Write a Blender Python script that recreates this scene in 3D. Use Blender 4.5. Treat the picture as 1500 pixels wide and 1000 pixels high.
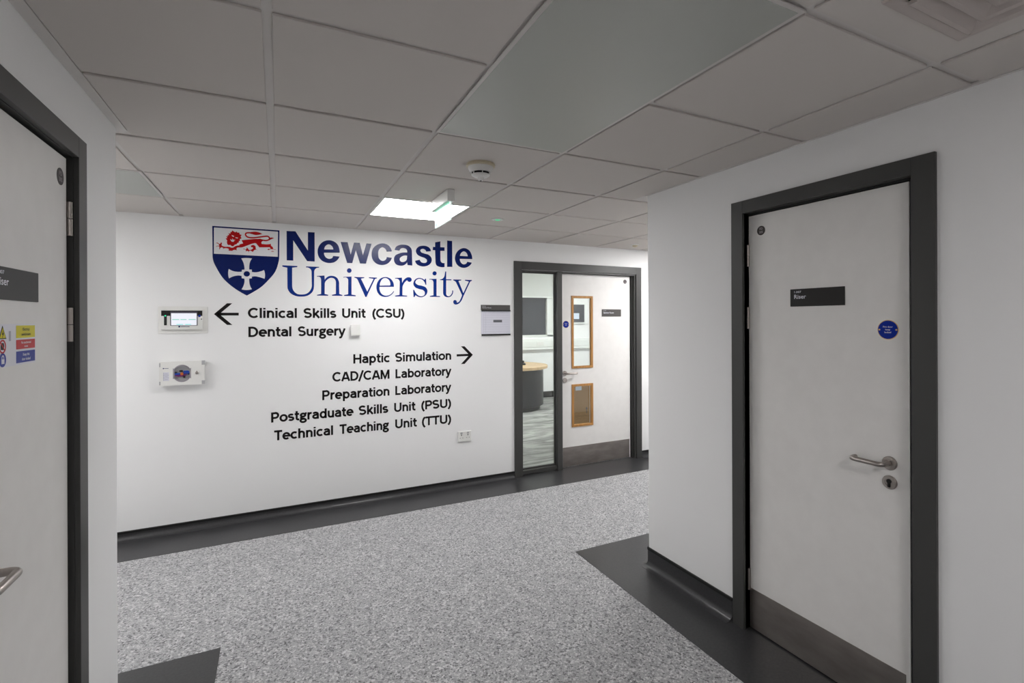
import bpy, bmesh, math, random
from mathutils import Vector, Matrix
from mathutils.geometry import tessellate_polygon

for _o in list(bpy.data.objects):
    bpy.data.objects.remove(_o, do_unlink=True)
SC = bpy.context.scene
COL = SC.collection
R = math.radians
PI = math.pi
random.seed(7)

# ------------------------------------------------------------------ camera
cam = bpy.data.cameras.new('camera')
camo = bpy.data.objects.new('camera', cam)
COL.objects.link(camo)
YAW, ROLL = 0.4712, 0.004
right = Vector((math.cos(YAW), -math.sin(YAW), 0))
fwd = Vector((math.sin(YAW), math.cos(YAW), 0))
down = Vector((0, 0, -1))
cr, sr = math.cos(ROLL), math.sin(ROLL)
ax = cr * right + sr * down
ay = -(-sr * right + cr * down)
az = -fwd
camo.matrix_world = Matrix(((ax.x, ay.x, az.x, 0), (ax.y, ay.y, az.y, 0), (ax.z, ay.z, az.z, 1.53), (0, 0, 0, 1)))
cam.sensor_width = 36.0
cam.lens = 36.0 * 737.05 / 1500.0
cam.shift_x = -(782.3 - 750.0) / 1500.0
cam.shift_y = (468.2 - 500.0) / 1500.0
cam.clip_start = 0.02
SC.camera = camo

# ------------------------------------------------------------------ world, exposure
w = bpy.data.worlds.new('world')
SC.world = w
w.use_nodes = True
w.node_tree.nodes['Background'].inputs[0].default_value = (0.02, 0.022, 0.03, 1)
w.node_tree.nodes['Background'].inputs[1].default_value = 1.0
SC.view_settings.view_transform = 'Standard'
SC.view_settings.look = 'None'
SC.view_settings.gamma = 1.0
SC.view_settings.use_curve_mapping = False
SC.view_settings.exposure = 0.08
SC.cycles.max_bounces = 10
SC.cycles.diffuse_bounces = 6

# strength of the ceiling luminaires (radiance of the diffusers)
L_MAIN = 20.6     # the visible one in front of the back wall
L_LEFT = 33.0     # unseen fitting, added further left to light the cross corridor
L_RIGHT = 42.0    # another unseen fitting, added further right for its light
L_NEAR = 21.5      # unseen fitting, added behind the camera to brighten the near walls
L_ROOM = 62.0      # fittings in the meeting room

# ------------------------------------------------------------------ main sizes (metres; camera over the origin)
CZ = 2.296                      # ceiling
XL, XR, YB = -0.57, 2.05, 4.43  # left wall, right wall, back wall faces
YLE, YRE = 2.538, 2.469         # where the left and right walls end
TX0, TY0, TM = -0.6217, 3.8086, 0.6   # ceiling grid origin and module

# ------------------------------------------------------------------ materials
def mat(name, col=(0.8, 0.8, 0.8), rough=0.5, metal=0.0, emit=None, estr=0.0, spec=0.5, coat=0.0, trans=0.0, ior=1.45):
    m = bpy.data.materials.new(name)
    m.use_nodes = True
    b = m.node_tree.nodes['Principled BSDF']
    b.inputs['Base Color'].default_value = (*col, 1)
    b.inputs['Roughness'].default_value = rough
    b.inputs['Metallic'].default_value = metal
    b.inputs['Specular IOR Level'].default_value = spec
    b.inputs['Coat Weight'].default_value = coat
    b.inputs['Transmission Weight'].default_value = trans
    b.inputs['IOR'].default_value = ior
    if emit:
        b.inputs['Emission Color'].default_value = (*emit, 1)
        b.inputs['Emission Strength'].default_value = estr
    return m
def nodes(m):
    return m.node_tree.nodes, m.node_tree.links, m.node_tree.nodes['Principled BSDF']
def ramp(n, stops):
    r = n.new('ShaderNodeValToRGB')
    e = r.color_ramp.elements
    while len(e) < len(stops): e.new(0.5)
    for q, (p, c) in zip(e, stops):
        q.position = p; q.color = (*c, 1)
    return r
def add_bump(m, scale, strength, dist=0.002, detail=3.0, stretch=None):
    n, l, b = nodes(m)
    tc = n.new('ShaderNodeTexCoord'); nz = n.new('ShaderNodeTexNoise'); bp = n.new('ShaderNodeBump')
    nz.inputs['Scale'].default_value = scale; nz.inputs['Detail'].default_value = detail
    if stretch:
        mp = n.new('ShaderNodeMapping'); mp.inputs['Scale'].default_value = stretch
        l.new(tc.outputs['Object'], mp.inputs[0]); l.new(mp.outputs[0], nz.inputs[0])
    else:
        l.new(tc.outputs['Object'], nz.inputs[0])
    bp.inputs['Strength'].default_value = strength; bp.inputs['Distance'].default_value = dist
    l.new(nz.outputs[0], bp.inputs['Height']); l.new(bp.outputs[0], b.inputs['Normal'])
    return nz
def vary(m, scale, a, c, detail=4.0, stretch=None, lo=0.35, hi=0.65):
    """base colour between a and c following noise"""
    n, l, b = nodes(m)
    tc = n.new('ShaderNodeTexCoord'); nz = n.new('ShaderNodeTexNoise')
    mp = n.new('ShaderNodeMapping'); mp.inputs['Scale'].default_value = stretch or (1, 1, 1)
    nz.inputs['Scale'].default_value = scale; nz.inputs['Detail'].default_value = detail
    l.new(tc.outputs['Object'], mp.inputs[0]); l.new(mp.outputs[0], nz.inputs[0])
    r = ramp(n, [(lo, a), (hi, c)])
    l.new(nz.outputs[0], r.inputs[0]); l.new(r.outputs[0], b.inputs['Base Color'])

M = {}
M['wall'] = mat('wall_paint', (0.86, 0.86, 0.86), 0.62, spec=0.3); add_bump(M['wall'], 260, 0.05, 0.0006)
M['tile'] = mat('ceiling_tile', (0.635, 0.597, 0.568), 0.9, spec=0.1); add_bump(M['tile'], 420, 0.12, 0.0006)
M['grid'] = mat('grid_metal', (0.64, 0.61, 0.59), 0.5)
M['frame'] = mat('grey_frame_paint', (0.050, 0.050, 0.048), 0.42); add_bump(M['frame'], 180, 0.04, 0.0005)
M['leaf'] = mat('door_laminate', (0.78, 0.765, 0.745), 0.42); vary(M['leaf'], 14, (0.77, 0.755, 0.735), (0.795, 0.78, 0.76))
M['steel'] = mat('satin_steel', (0.40, 0.365, 0.34), 0.32, 1.0)
M['kick'] = mat('brushed_kick_plate', (0.33, 0.30, 0.285), 0.42, 1.0)
vary(M['kick'], 6, (0.30, 0.27, 0.255), (0.38, 0.345, 0.325), stretch=(1, 1, 3)); add_bump(M['kick'], 60, 0.05, 0.0004, stretch=(0.3, 0.3, 18))
M['vinyl_dark'] = mat('dark_vinyl', (0.038, 0.038, 0.040), 0.33); vary(M['vinyl_dark'], 90, (0.034, 0.034, 0.036), (0.045, 0.045, 0.047))
M['black'] = mat('black_trim', (0.006, 0.006, 0.006), 0.5)
M['hole'] = mat('dark_recess', (0.01, 0.01, 0.01), 0.8)
M['letter_black'] = mat('black_vinyl_letter', (0.006, 0.004, 0.004), 0.5, spec=0.25)
M['navy'] = mat('navy_vinyl', (0.002, 0.011, 0.105), 0.25, spec=0.32)
M['blue'] = mat('blue_vinyl', (0.003, 0.026, 0.20), 0.25, spec=0.32)
M['red'] = mat('red_vinyl', (0.46, 0.002, 0.004), 0.4, spec=0.25)
M['white'] = mat('white_vinyl', (0.78, 0.78, 0.80), 0.45)
M['plastic'] = mat('white_plastic', (0.78, 0.775, 0.75), 0.35)
M['cream'] = mat('cream_plastic', (0.62, 0.55, 0.40), 0.4)
M['greyplastic'] = mat('grey_plastic', (0.42, 0.42, 0.43), 0.4)
M['plate'] = mat('dark_grey_sign', (0.020, 0.0185, 0.0175), 0.45, spec=0.25)
M['plate_light'] = mat('grey_sign', (0.075, 0.070, 0.066), 0.4)
M['paper'] = mat('paper', (0.66, 0.66, 0.74), 0.7)
M['label_and_reflection'] = mat('label_and_reflection_print', (0.60, 0.68, 0.80), 0.5)  # shipping label, also the reflection painted on the wall screen
M['ink'] = mat('printed_ink', (0.12, 0.12, 0.14), 0.6)
M['paleink'] = mat('pale_ink', (0.42, 0.42, 0.48), 0.6)
M['signblue'] = mat('sign_blue', (0.001, 0.022, 0.30), 0.35, spec=0.15)
M['signyellow'] = mat('sign_yellow', (0.66, 0.58, 0.0), 0.4, spec=0.2)
M['signred'] = mat('sign_red', (0.52, 0.008, 0.012), 0.4, spec=0.2)
M['signwhite'] = mat('sign_white', (0.72, 0.72, 0.78), 0.35)
M['brass'] = mat('brass', (0.62, 0.42, 0.18), 0.3, 1.0)
M['disc_print'] = mat('disc_print', (0.36, 0.32, 0.34), 0.5)
M['brown_disc'] = mat('brown_disc', (0.022, 0.013, 0.012), 0.4)
M['oak'] = mat('oak_bead', (0.42, 0.20, 0.055), 0.42)
vary(M['oak'], 8, (0.36, 0.165, 0.04), (0.50, 0.25, 0.075), stretch=(9, 9, 0.8), lo=0.3, hi=0.7)
M['beech'] = mat('beech_top', (0.60, 0.42, 0.23), 0.4); vary(M['beech'], 5, (0.56, 0.38, 0.20), (0.66, 0.47, 0.27), stretch=(1, 9, 1))
M['drum'] = mat('dark_drum', (0.013, 0.013, 0.015), 0.45)
M['cardboard'] = mat('cardboard', (0.36, 0.225, 0.115), 0.75); vary(M['cardboard'], 30, (0.33, 0.205, 0.105), (0.39, 0.245, 0.13), stretch=(1, 1, 5))
M['tape'] = mat('brown_tape', (0.30, 0.17, 0.07), 0.3)
M['panel'] = mat('radiant_panel', (0.46, 0.475, 0.445), 0.40, 0.25, spec=0.5)
M['vent'] = mat('vent_enamel', (0.52, 0.465, 0.44), 0.5)
M['blind'] = mat('blind_fabric', (0.66, 0.68, 0.66), 0.8)
M['upvc'] = mat('white_upvc', (0.80, 0.82, 0.80), 0.35)
M['lamp'] = mat('lamp_main', (0.9, 0.9, 0.9), 0.5, emit=(1.0, 0.99, 0.985), estr=L_MAIN)
M['lamp_left'] = mat('lamp_left', (0.9, 0.9, 0.9), 0.5, emit=(1.0, 0.99, 0.985), estr=L_LEFT)
M['lamp_right'] = mat('lamp_right', (0.9, 0.9, 0.9), 0.5, emit=(1.0, 0.99, 0.985), estr=L_RIGHT)
M['lamp_near'] = mat('lamp_near', (0.9, 0.9, 0.9), 0.5, emit=(1.0, 0.98, 0.98), estr=L_NEAR)
M['lamp_room'] = mat('lamp_room', (0.9, 0.9, 0.9), 0.5, emit=(0.97, 1.0, 0.99), estr=L_ROOM)
M['exit_white'] = mat('exit_white', (0.08, 0.09, 0.085), 0.3, emit=(0.84, 1.0, 0.94), estr=0.85)
M['exit_green'] = mat('exit_green', (0.0, 0.10, 0.05), 0.3, emit=(0.0, 0.60, 0.32), estr=0.9)
M['exit_pale'] = mat('exit_pale', (0.02, 0.06, 0.05), 0.3, emit=(0.30, 0.85, 0.62), estr=0.8)
M['led_green'] = mat('led_green', (0.02, 0.5, 0.2), 0.4, emit=(0.03, 0.72, 0.32), estr=1.0)
M['screen'] = mat('lit_screen', (0.06, 0.06, 0.07), 0.2, emit=(0.90, 0.92, 1.0), estr=0.86)
M['screen_teal'] = mat('screen_teal', (0.02, 0.07, 0.06), 0.2, emit=(0.16, 0.62, 0.50), estr=0.9)
M['screen_cyan'] = mat('screen_cyan', (0.03, 0.07, 0.07), 0.2, emit=(0.22, 0.80, 0.78), estr=0.9)
M['violet'] = mat('violet_strip', (0.06, 0.055, 0.085), 0.3)
M['dark_glass'] = mat('dark_glass', (0.030, 0.034, 0.044), 0.08, spec=0.6)
M['glass'] = mat('clear_glass', (0.93, 0.97, 0.95), 0.0, trans=1.0, ior=1.45)
M['window_lining'] = mat('grey_lining', (0.30, 0.28, 0.31), 0.4)
M['orange'] = mat('orange_knob', (0.62, 0.16, 0.02), 0.4)
M['purple'] = mat('purple_hose', (0.20, 0.02, 0.16), 0.4)
M['medblue'] = mat('blue_valve', (0.005, 0.05, 0.36), 0.3)

# speckled vinyl floor
m = M['floor'] = mat('speckled_vinyl', (0.3, 0.3, 0.3), 0.48, spec=0.35)
n, l, b = nodes(m)
tc = n.new('ShaderNodeTexCoord')
v1 = n.new('ShaderNodeTexVoronoi'); v1.inputs['Scale'].default_value = 125
v2 = n.new('ShaderNodeTexVoronoi'); v2.inputs['Scale'].default_value = 260
nz = n.new('ShaderNodeTexNoise'); nz.inputs['Scale'].default_value = 9; nz.inputs['Detail'].default_value = 5
for q in (v1, v2, nz): l.new(tc.outputs['Object'], q.inputs[0])
s1 = n.new('ShaderNodeSeparateColor'); s2 = n.new('ShaderNodeSeparateColor')
l.new(v1.outputs['Color'], s1.inputs[0]); l.new(v2.outputs['Color'], s2.inputs[0])
r1 = ramp(n, [(0.0, (0.02, 0.02, 0.022)), (0.14, (0.07, 0.07, 0.075)), (0.21, (0.275, 0.275, 0.28)), (0.78, (0.345, 0.345, 0.35)), (0.88, (0.60, 0.60, 0.60))])
r2 = ramp(n, [(0.0, (0.10, 0.10, 0.105)), (0.2, (0.20, 0.20, 0.205)), (0.5, (0.33, 0.33, 0.335)), (0.85, (0.46, 0.46, 0.465)), (1.0, (0.62, 0.62, 0.62))])
l.new(s1.outputs[0], r1.inputs[0]); l.new(s2.outputs[0], r2.inputs[0])
mx = n.new('ShaderNodeMix'); mx.data_type = 'RGBA'; mx.inputs[0].default_value = 0.38
l.new(r1.outputs[0], mx.inputs[6]); l.new(r2.outputs[0], mx.inputs[7])
rr = ramp(n, [(0.3, (1.06, 1.06, 1.07)), (0.7, (1.19, 1.19, 1.20))]); l.new(nz.outputs[0], rr.inputs[0])
mm = n.new('ShaderNodeMix'); mm.data_type = 'RGBA'; mm.blend_type = 'MULTIPLY'; mm.inputs[0].default_value = 1.0
l.new(mx.outputs[2], mm.inputs[6]); l.new(rr.outputs[0], mm.inputs[7])
l.new(mm.outputs[2], b.inputs['Base Color'])

# wavy grey carpet of the room behind the glass
m = M['carpet'] = mat('wavy_carpet', (0.3, 0.3, 0.3), 0.95, spec=0.05)
n, l, b = nodes(m)
tc = n.new('ShaderNodeTexCoord'); mp = n.new('ShaderNodeMapping'); mp.inputs['Scale'].default_value = (1.0, 3.2, 1)
nz = n.new('ShaderNodeTexNoise'); nz.inputs['Scale'].default_value = 2.2; nz.inputs['Detail'].default_value = 6; nz.inputs['Distortion'].default_value = 1.2
l.new(tc.outputs['Object'], mp.inputs[0]); l.new(mp.outputs[0], nz.inputs[0])
r1 = ramp(n, [(0.30, (0.17, 0.17, 0.165)), (0.48, (0.30, 0.30, 0.29)), (0.62, (0.42, 0.42, 0.40))])
l.new(nz.outputs[0], r1.inputs[0]); l.new(r1.outputs[0], b.inputs['Base Color'])

# ------------------------------------------------------------------ builders
class Frame:
    """u to the right, v up, w out of the surface, as someone facing that surface sees it"""
    def __init__(s, o, u, v, w_):
        s.o = Vector(o); s.u = Vector(u); s.v = Vector(v); s.w = Vector(w_)
    def __call__(s, a, b_, c=0.0):
        return s.o + a * s.u + b_ * s.v + c * s.w
WORLD = Frame((0, 0, 0), (1, 0, 0), (0, 1, 0), (0, 0, 1))
FB = Frame((0, YB, 0), (1, 0, 0), (0, 0, 1), (0, -1, 0))        # back wall
FD3 = Frame((0, 4.485, 0), (1, 0, 0), (0, 0, 1), (0, -1, 0))    # leaf of the far door
FW = Frame((0, 8.75, 0), (1, 0, 0), (0, 0, 1), (0, -1, 0))      # far wall of the room
FRW = Frame((XR, 0, 0), (0, -1, 0), (0, 0, 1), (-1, 0, 0))      # right wall
FD2 = Frame((2.08, 0, 0), (0, -1, 0), (0, 0, 1), (-1, 0, 0))    # right door leaf
FLW = Frame((XL, 0, 0), (0, 1, 0), (0, 0, 1), (1, 0, 0))        # left wall
FD1 = Frame((-0.581, 0, 0), (0, 1, 0), (0, 0, 1), (1, 0, 0))    # left door leaf
FC = Frame((0, 0, CZ), (1, 0, 0), (0, 1, 0), (0, 0, -1))        # ceiling, w hangs down
def moved(f, a, b_, c=0.0):
    return Frame(f(a, b_, c), f.u, f.v, f.w)
def turned(f, ang):
    return Frame(f.o, f.u * math.cos(ang) + f.v * math.sin(ang), f.v * math.cos(ang) - f.u * math.sin(ang), f.w)

class MB:
    def __init__(s, f=WORLD):
        s.f = f; s.bm = bmesh.new()
    def face(s, vs):
        try: return s.bm.faces.new(vs)
        except ValueError: return None
    def box(s, u0, u1, v0, v1, w0, w1, bev=0.0, seg=2):
        t = bmesh.new()
        P = [t.verts.new((a, b_, c)) for a in (u0, u1) for b_ in (v0, v1) for c in (w0, w1)]
        for q in ((0, 1, 3, 2), (4, 6, 7, 5), (0, 4, 5, 1), (2, 3, 7, 6), (0, 2, 6, 4), (1, 5, 7, 3)):
            t.faces.new([P[i] for i in q])
        if bev > 0:
            bmesh.ops.bevel(t, geom=t.edges[:], offset=bev, segments=seg, profile=0.5, affect='EDGES')
        s.merge(t)
        return s
    def merge(s, t):
        t.verts.index_update()
        mp_ = [s.bm.verts.new(s.f(*v.co)) for v in t.verts]
        for fc in t.faces:
            s.face([mp_[v.index] for v in fc.verts])
        t.free()
    def prism(s, loops, w0, w1):
        """flat outline(s), the first the outside, the others holes, given a thickness"""
        if not isinstance(loops[0][0], (tuple, list)): loops = [loops]
        flat = [p for lp in loops for p in lp]
        tris = tessellate_polygon([[Vector((p[0], p[1], 0)) for p in lp] for lp in loops])
        top = [s.bm.verts.new(s.f(p[0], p[1], w1)) for p in flat]
        bot = [s.bm.verts.new(s.f(p[0], p[1], w0)) for p in flat]
        for t in tris:
            s.face([top[i] for i in t]); s.face([bot[i] for i in reversed(t)])
        k = 0
        for lp in loops:
            n_ = len(lp)
            for i in range(n_):
                a, c = k + i, k + (i + 1) % n_
                s.face([top[a], top[c], bot[c], bot[a]])
            k += n_
        return s
    def disc(s, cu, cv, r, w0, w1, n_=32, r1=None, rv=None):
        """round plate, r at w0 and r1 at w1"""
        r1 = r if r1 is None else r1
        k = 1.0 if rv is None else rv / r
        A = [s.bm.verts.new(s.f(cu + r * math.cos(2 * PI * i / n_), cv + k * r * math.sin(2 * PI * i / n_), w0)) for i in range(n_)]
        B = [s.bm.verts.new(s.f(cu + r1 * math.cos(2 * PI * i / n_), cv + k * r1 * math.sin(2 * PI * i / n_), w1)) for i in range(n_)]
        for i in range(n_): s.face([A[i], A[(i + 1) % n_], B[(i + 1) % n_], B[i]])
        s.face(A[::-1]); s.face(B)
        return s
    def lathe(s, cu, cv, prof, n_=40):
        """prof: (radius, w) from one end to the other"""
        rows = []
        for r, z in prof:
            rows.append([s.bm.verts.new(s.f(cu + r * math.cos(2 * PI * i / n_), cv + r * math.sin(2 * PI * i / n_), z)) for i in range(n_)])
        for A, B in zip(rows, rows[1:]):
            for i in range(n_): s.face([A[i], A[(i + 1) % n_], B[(i + 1) % n_], B[i]])
        s.face(rows[0][::-1]); s.face(rows[-1])
        return s
    def tube(s, pts, r, n_=14):
        P = [s.f(*p) for p in pts]
        rows = []
        up = None
        for i, p in enumerate(P):
            t = (P[min(i + 1, len(P) - 1)] - P[max(i - 1, 0)]).normalized()
            if up is None:
                up = Vector((0, 0, 1)) if abs(t.z) < 0.9 else Vector((1, 0, 0))
            a = t.cross(up).normalized(); b_ = a.cross(t).normalized(); up = b_
            rows.append([s.bm.verts.new(p + r * (math.cos(2 * PI * k / n_) * a + math.sin(2 * PI * k / n_) * b_)) for k in range(n_)])
        for A, B in zip(rows, rows[1:]):
            for i in range(n_): s.face([A[i], A[(i + 1) % n_], B[(i + 1) % n_], B[i]])
        s.face(rows[0][::-1]); s.face(rows[-1])
        return s
    def ribbon(s, pts, wd, w0, w1, closed=False):
        q_ = [pts[0]]
        for p in pts[1:]:
            if math.hypot(p[0] - q_[-1][0], p[1] - q_[-1][1]) > wd * .04: q_.append(p)
        pts = q_
        n_ = len(pts)
        P = [Vector(p) for p in pts]
        Lf, Rt = [], []
        for i in range(n_):
            if closed: d0 = (P[i] - P[i - 1]).normalized(); d1 = (P[(i + 1) % n_] - P[i]).normalized()
            else:
                d0 = (P[i] - P[i - 1]).normalized() if i else (P[1] - P[0]).normalized()
                d1 = (P[i + 1] - P[i]).normalized() if i < n_ - 1 else d0
            n0 = Vector((-d0.y, d0.x)); n1 = Vector((-d1.y, d1.x))
            mt = (n0 + n1)
            mt = mt.normalized() if mt.length > 1e-6 else n0
            k = min(2.2, 1.0 / max(0.2, mt.dot(n0)))
            Lf.append(P[i] + mt * k * wd / 2); Rt.append(P[i] - mt * k * wd / 2)
        q = lambda p, c: s.bm.verts.new(s.f(p.x, p.y, c))
        L1 = [q(p, w1) for p in Lf]; R1 = [q(p, w1) for p in Rt]; L0 = [q(p, w0) for p in Lf]; R0 = [q(p, w0) for p in Rt]
        for i in range(n_ if closed else n_ - 1):
            j = (i + 1) % n_
            s.face([R1[i], R1[j], L1[j], L1[i]]); s.face([L1[i], L1[j], L0[j], L0[i]]); s.face([R0[i], R0[j], R1[j], R1[i]])
        if not closed:
            s.face([L1[0], L0[0], R0[0], R1[0]]); s.face([R1[-1], R0[-1], L0[-1], L1[-1]])
        return s
    def sweep(s, path, prof, closed=False):
        """profile (out, up) swept along a floor path [(x, y, nx, ny)] where n is the outward direction at that point"""
        rows = []
        for x, y, nx, ny in path:
            rows.append([s.bm.verts.new(Vector((x + a * nx, y + a * ny, z))) for a, z in prof])
        k = len(prof)
        for A, B in zip(rows, rows[1:]):
            for i in range(k): s.face([A[i], A[(i + 1) % k], B[(i + 1) % k], B[i]])
        s.face(rows[0][::-1]); s.face(rows[-1])
        return s

ORIG = {}
def obj(name, mb, m_, parent=None, smooth=False):
    bm = mb.bm if isinstance(mb, MB) else mb
    o0 = ORIG.get(parent.name, Vector()) if parent else Vector()
    if parent is None:                     # a thing that is one mesh: its own origin at its middle
        co = [v.co for v in bm.verts]
        lo = Vector([min(c[i] for c in co) for i in range(3)]); hi = Vector([max(c[i] for c in co) for i in range(3)])
        o0 = Vector(((lo.x + hi.x) / 2, (lo.y + hi.y) / 2, lo.z))
    bmesh.ops.translate(bm, verts=bm.verts[:], vec=-o0)
    bmesh.ops.recalc_face_normals(bm, faces=bm.faces[:])
    me = bpy.data.meshes.new(name)
    bm.to_mesh(me); bm.free()
    me.materials.append(M[m_])
    if smooth:
        me.shade_smooth()
        try: me.set_sharp_from_angle(angle=R(35))
        except Exception: pass
    o = bpy.data.objects.new(name, me)
    COL.objects.link(o)
    if parent is None: o.location = o0
    else: o.parent = parent
    ORIG[o.name] = o0
    return o
def tag(o, label, cat, group=None):
    o['label'] = label; o['category'] = cat
    if group: o['group'] = group
    return o
def thing(name, label, cat, loc, group=None):
    o = bpy.data.objects.new(name, None)
    o.empty_display_size = 0.05
    COL.objects.link(o)
    o.location = loc; ORIG[o.name] = Vector(loc)
    if label: tag(o, label, cat, group)
    return o
def struct(name, mb, m_, parent=None, smooth=False):
    o = obj(name, mb, m_, parent, smooth)
    if parent is None: o['kind'] = 'structure'
    return o
def struct_root(name, loc):
    o = thing(name, None, None, loc); o['kind'] = 'structure'
    return o

# ------------------------------------------------------------------ lettering
def arc(cx, cy, rx, ry, a0, a1, n_=None):
    n_ = n_ or max(4, int(abs(a1 - a0) / 15))
    return [(cx + rx * math.cos(R(a0 + (a1 - a0) * i / n_)), cy + ry * math.sin(R(a0 + (a1 - a0) * i / n_))) for i in range(n_ + 1)]
SW, XH = 0.182, 0.745     # stroke width and x-height, for a cap height of 1
H2 = SW / 2
def ess(cx, rx, hgt):
    r = (hgt - 2 * H2) / 4
    return arc(cx, hgt - H2 - r, rx, r, 28, 255)[:-1] + arc(cx, H2 + r, rx * 1.06, r, 75, -152)[1:]
cy_, ry_ = XH / 2, XH / 2 - H2
GL = {   # advance, open strokes, closed strokes
 'n': (.62, [[(.13, 0), (.13, XH)], [(.13, .40)] + arc(.315, .44, .185, XH - H2 - .44, 165, 0) + [(.50, 0)]], []),
 'm': (.96, [[(.13, 0), (.13, XH)], [(.13, .42)] + arc(.305, .46, .175, XH - H2 - .46, 165, 0) + [(.48, 0)], [(.48, .42)] + arc(.655, .46, .175, XH - H2 - .46, 165, 0) + [(.83, 0)]], []),
 'h': (.62, [[(.13, 0), (.13, 1)], [(.13, .40)] + arc(.315, .44, .185, XH - H2 - .44, 165, 0) + [(.50, 0)]], []),
 'u': (.62, [[(.12, XH)] + arc(.305, .30, .185, .30 - H2, 180, 345) + [(.49, .34)], [(.49, XH), (.49, 0)]], []),
 'r': (.42, [[(.13, 0), (.13, XH)], [(.13, .42)] + arc(.36, .42, .22, XH - H2 - .42, 165, 80)], []),
 'i': (.26, [[(.13, 0), (.13, XH)], [(.13, .85), (.13, 1.0)]], []),
 'l': (.26, [[(.13, 0), (.13, 1)]], []),
 't': (.40, [[(.18, .95), (.18, .22)] + arc(.32, .22, .14, .22 - H2, 190, 270) + [(.39, H2)], [(.02, XH - H2), (.38, XH - H2)]], []),
 'a': (.60, [[(.48, 0), (.48, .47)] + arc(.285, .47, .195, XH - H2 - .47, 0, 155), [(.48, .425), (.33, .425)] + arc(.28, .25, .18, .25 - H2, 95, 270) + [(.36, H2 + .01), (.48, .20)]], []),
 'c': (.58, [arc(.33, cy_, .24, ry_, 48, 312)], []),
 'e': (.63, [[(.09, .375), (.55, .375)] + arc(.32, cy_, .23, ry_, 8, 312)[0:]], []),
 'o': (.66, [], [arc(.33, cy_, .24, ry_, 0, 360)[:-1]]),
 'b': (.66, [[(.13, 0), (.13, 1)]], [arc(.34, cy_, .21, ry_, 0, 360)[:-1]]),
 'd': (.66, [[(.53, 0), (.53, 1)]], [arc(.32, cy_, .21, ry_, 0, 360)[:-1]]),
 'p': (.66, [[(.13, -.26), (.13, XH)]], [arc(.34, cy_, .21, ry_, 0, 360)[:-1]]),
 'g': (.60, [[(.42, .60), (.50, .66), (.59, .665)], [(.20, .32), (.13, .24), (.15, .16), (.24, .135), (.40, .12)]], [arc(.29, .50, .175, XH - H2 - .50, 0, 360)[:-1], arc(.30, -.05, .215, .165, 0, 360)[:-1]]),
 's': (.52, [ess(.255, .165, XH)], []),
 'k': (.58, [[(.13, 0), (.13, 1)], [(.15, .27), (.50, XH)], [(.26, .42), (.54, 0)]], []),
 'y': (.56, [[(.05, XH), (.285, .02)], [(.52, XH), (.27, -.02), (.21, -.17), (.15, -.21), (.05, -.20)]], []),
 'C': (.80, [arc(.44, .5, .34, .5 - H2, 44, 316)], []),
 'S': (.66, [ess(.32, .225, 1.0)], []),
 'U': (.76, [[(.13, 1), (.13, .34)] + arc(.38, .34, .25, .34 - H2, 180, 360) + [(.63, .34), (.63, 1)]], []),
 'D': (.78, [], [[(.13, 1 - H2), (.32, 1 - H2)] + arc(.34, .5, .33, .5 - H2, 85, -85) + [(.32, H2), (.13, H2)]]),
 'P': (.68, [[(.13, 0), (.13, 1)], [(.13, 1 - H2), (.36, 1 - H2)] + arc(.37, .685, .215, .24, 85, -85) + [(.36, .445), (.13, .445)]], []),
 'H': (.78, [[(.13, 0), (.13, 1)], [(.65, 0), (.65, 1)], [(.13, .51), (.65, .51)]], []),
 'L': (.58, [[(.13, 1), (.13, H2), (.54, H2)]], []),
 'T': (.62, [[(.31, 0), (.31, 1 - H2)], [(.0, 1 - H2), (.62, 1 - H2)]], []),
 'A': (.74, [[(.06, 0), (.345, .97)], [(.68, 0), (.395, .97)], [(.16, .29), (.58, .29)]], []),
 'M': (.92, [[(.13, 0), (.13, 1)], [(.79, 0), (.79, 1)], [(.15, .96), (.46, .10), (.77, .96)]], []),
 '/': (.40, [[(.02, -.12), (.38, 1.06)]], []),
 '(': (.36, [arc(.62, .40, .48, .72, 128, 232)], []),
 ')': (.36, [arc(-.26, .40, .48, .72, 52, -52)], []),
}
def stroke_word(mb, word, u0, u1, v0, cap, w0, w1):
    """a word fitted between u0 and u1, standing on v0"""
    x, runs, lo, hi = 0.0, [], 9, -9
    for ch in word:
        adv, op, cl = GL[ch]
        for st, closed in [(q, False) for q in op] + [(q, True) for q in cl]:
            runs.append(([(px + x, py) for px, py in st], closed))
            lo = min(lo, min(px + x for px, py in st)); hi = max(hi, max(px + x for px, py in st))
        x += adv
    lo -= H2; hi += H2
    sx = (u1 - u0) / (hi - lo)
    k = 0.5 * (sx + cap)
    for st, closed in runs:
        mb.ribbon([(u0 + (px - lo) * sx, v0 + py * cap) for px, py in st], SW * k, w0, w1, closed)
def word(mb, s, u, v, size, w0, w1, align='LEFT', weight=0.0, fit=None):
    """small print in the built-in typeface, turned into mesh; size is the cap height"""
    c = bpy.data.curves.new('print', 'FONT')
    c.body = s; c.size = 1.0; c.align_x = align; c.offset = weight; c.resolution_u = 3
    o = bpy.data.objects.new('print', c)
    COL.objects.link(o)
    bpy.context.view_layer.update()
    me = bpy.data.meshes.new_from_object(o.evaluated_get(bpy.context.evaluated_depsgraph_get()))
    bpy.data.objects.remove(o); bpy.data.curves.remove(c)
    xs = [q.co.x for q in me.vertices]
    k = size / 0.70
    kx = k
    if fit and xs: kx = fit / max(1e-6, max(xs) - min(xs))
    vs = [mb.bm.verts.new(mb.f(u + q.co.x * kx, v + q.co.y * k, w1)) for q in me.vertices]
    for p in me.polygons: mb.face([vs[i] for i in p.vertices])
    bpy.data.meshes.remove(me)
    return mb

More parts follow.
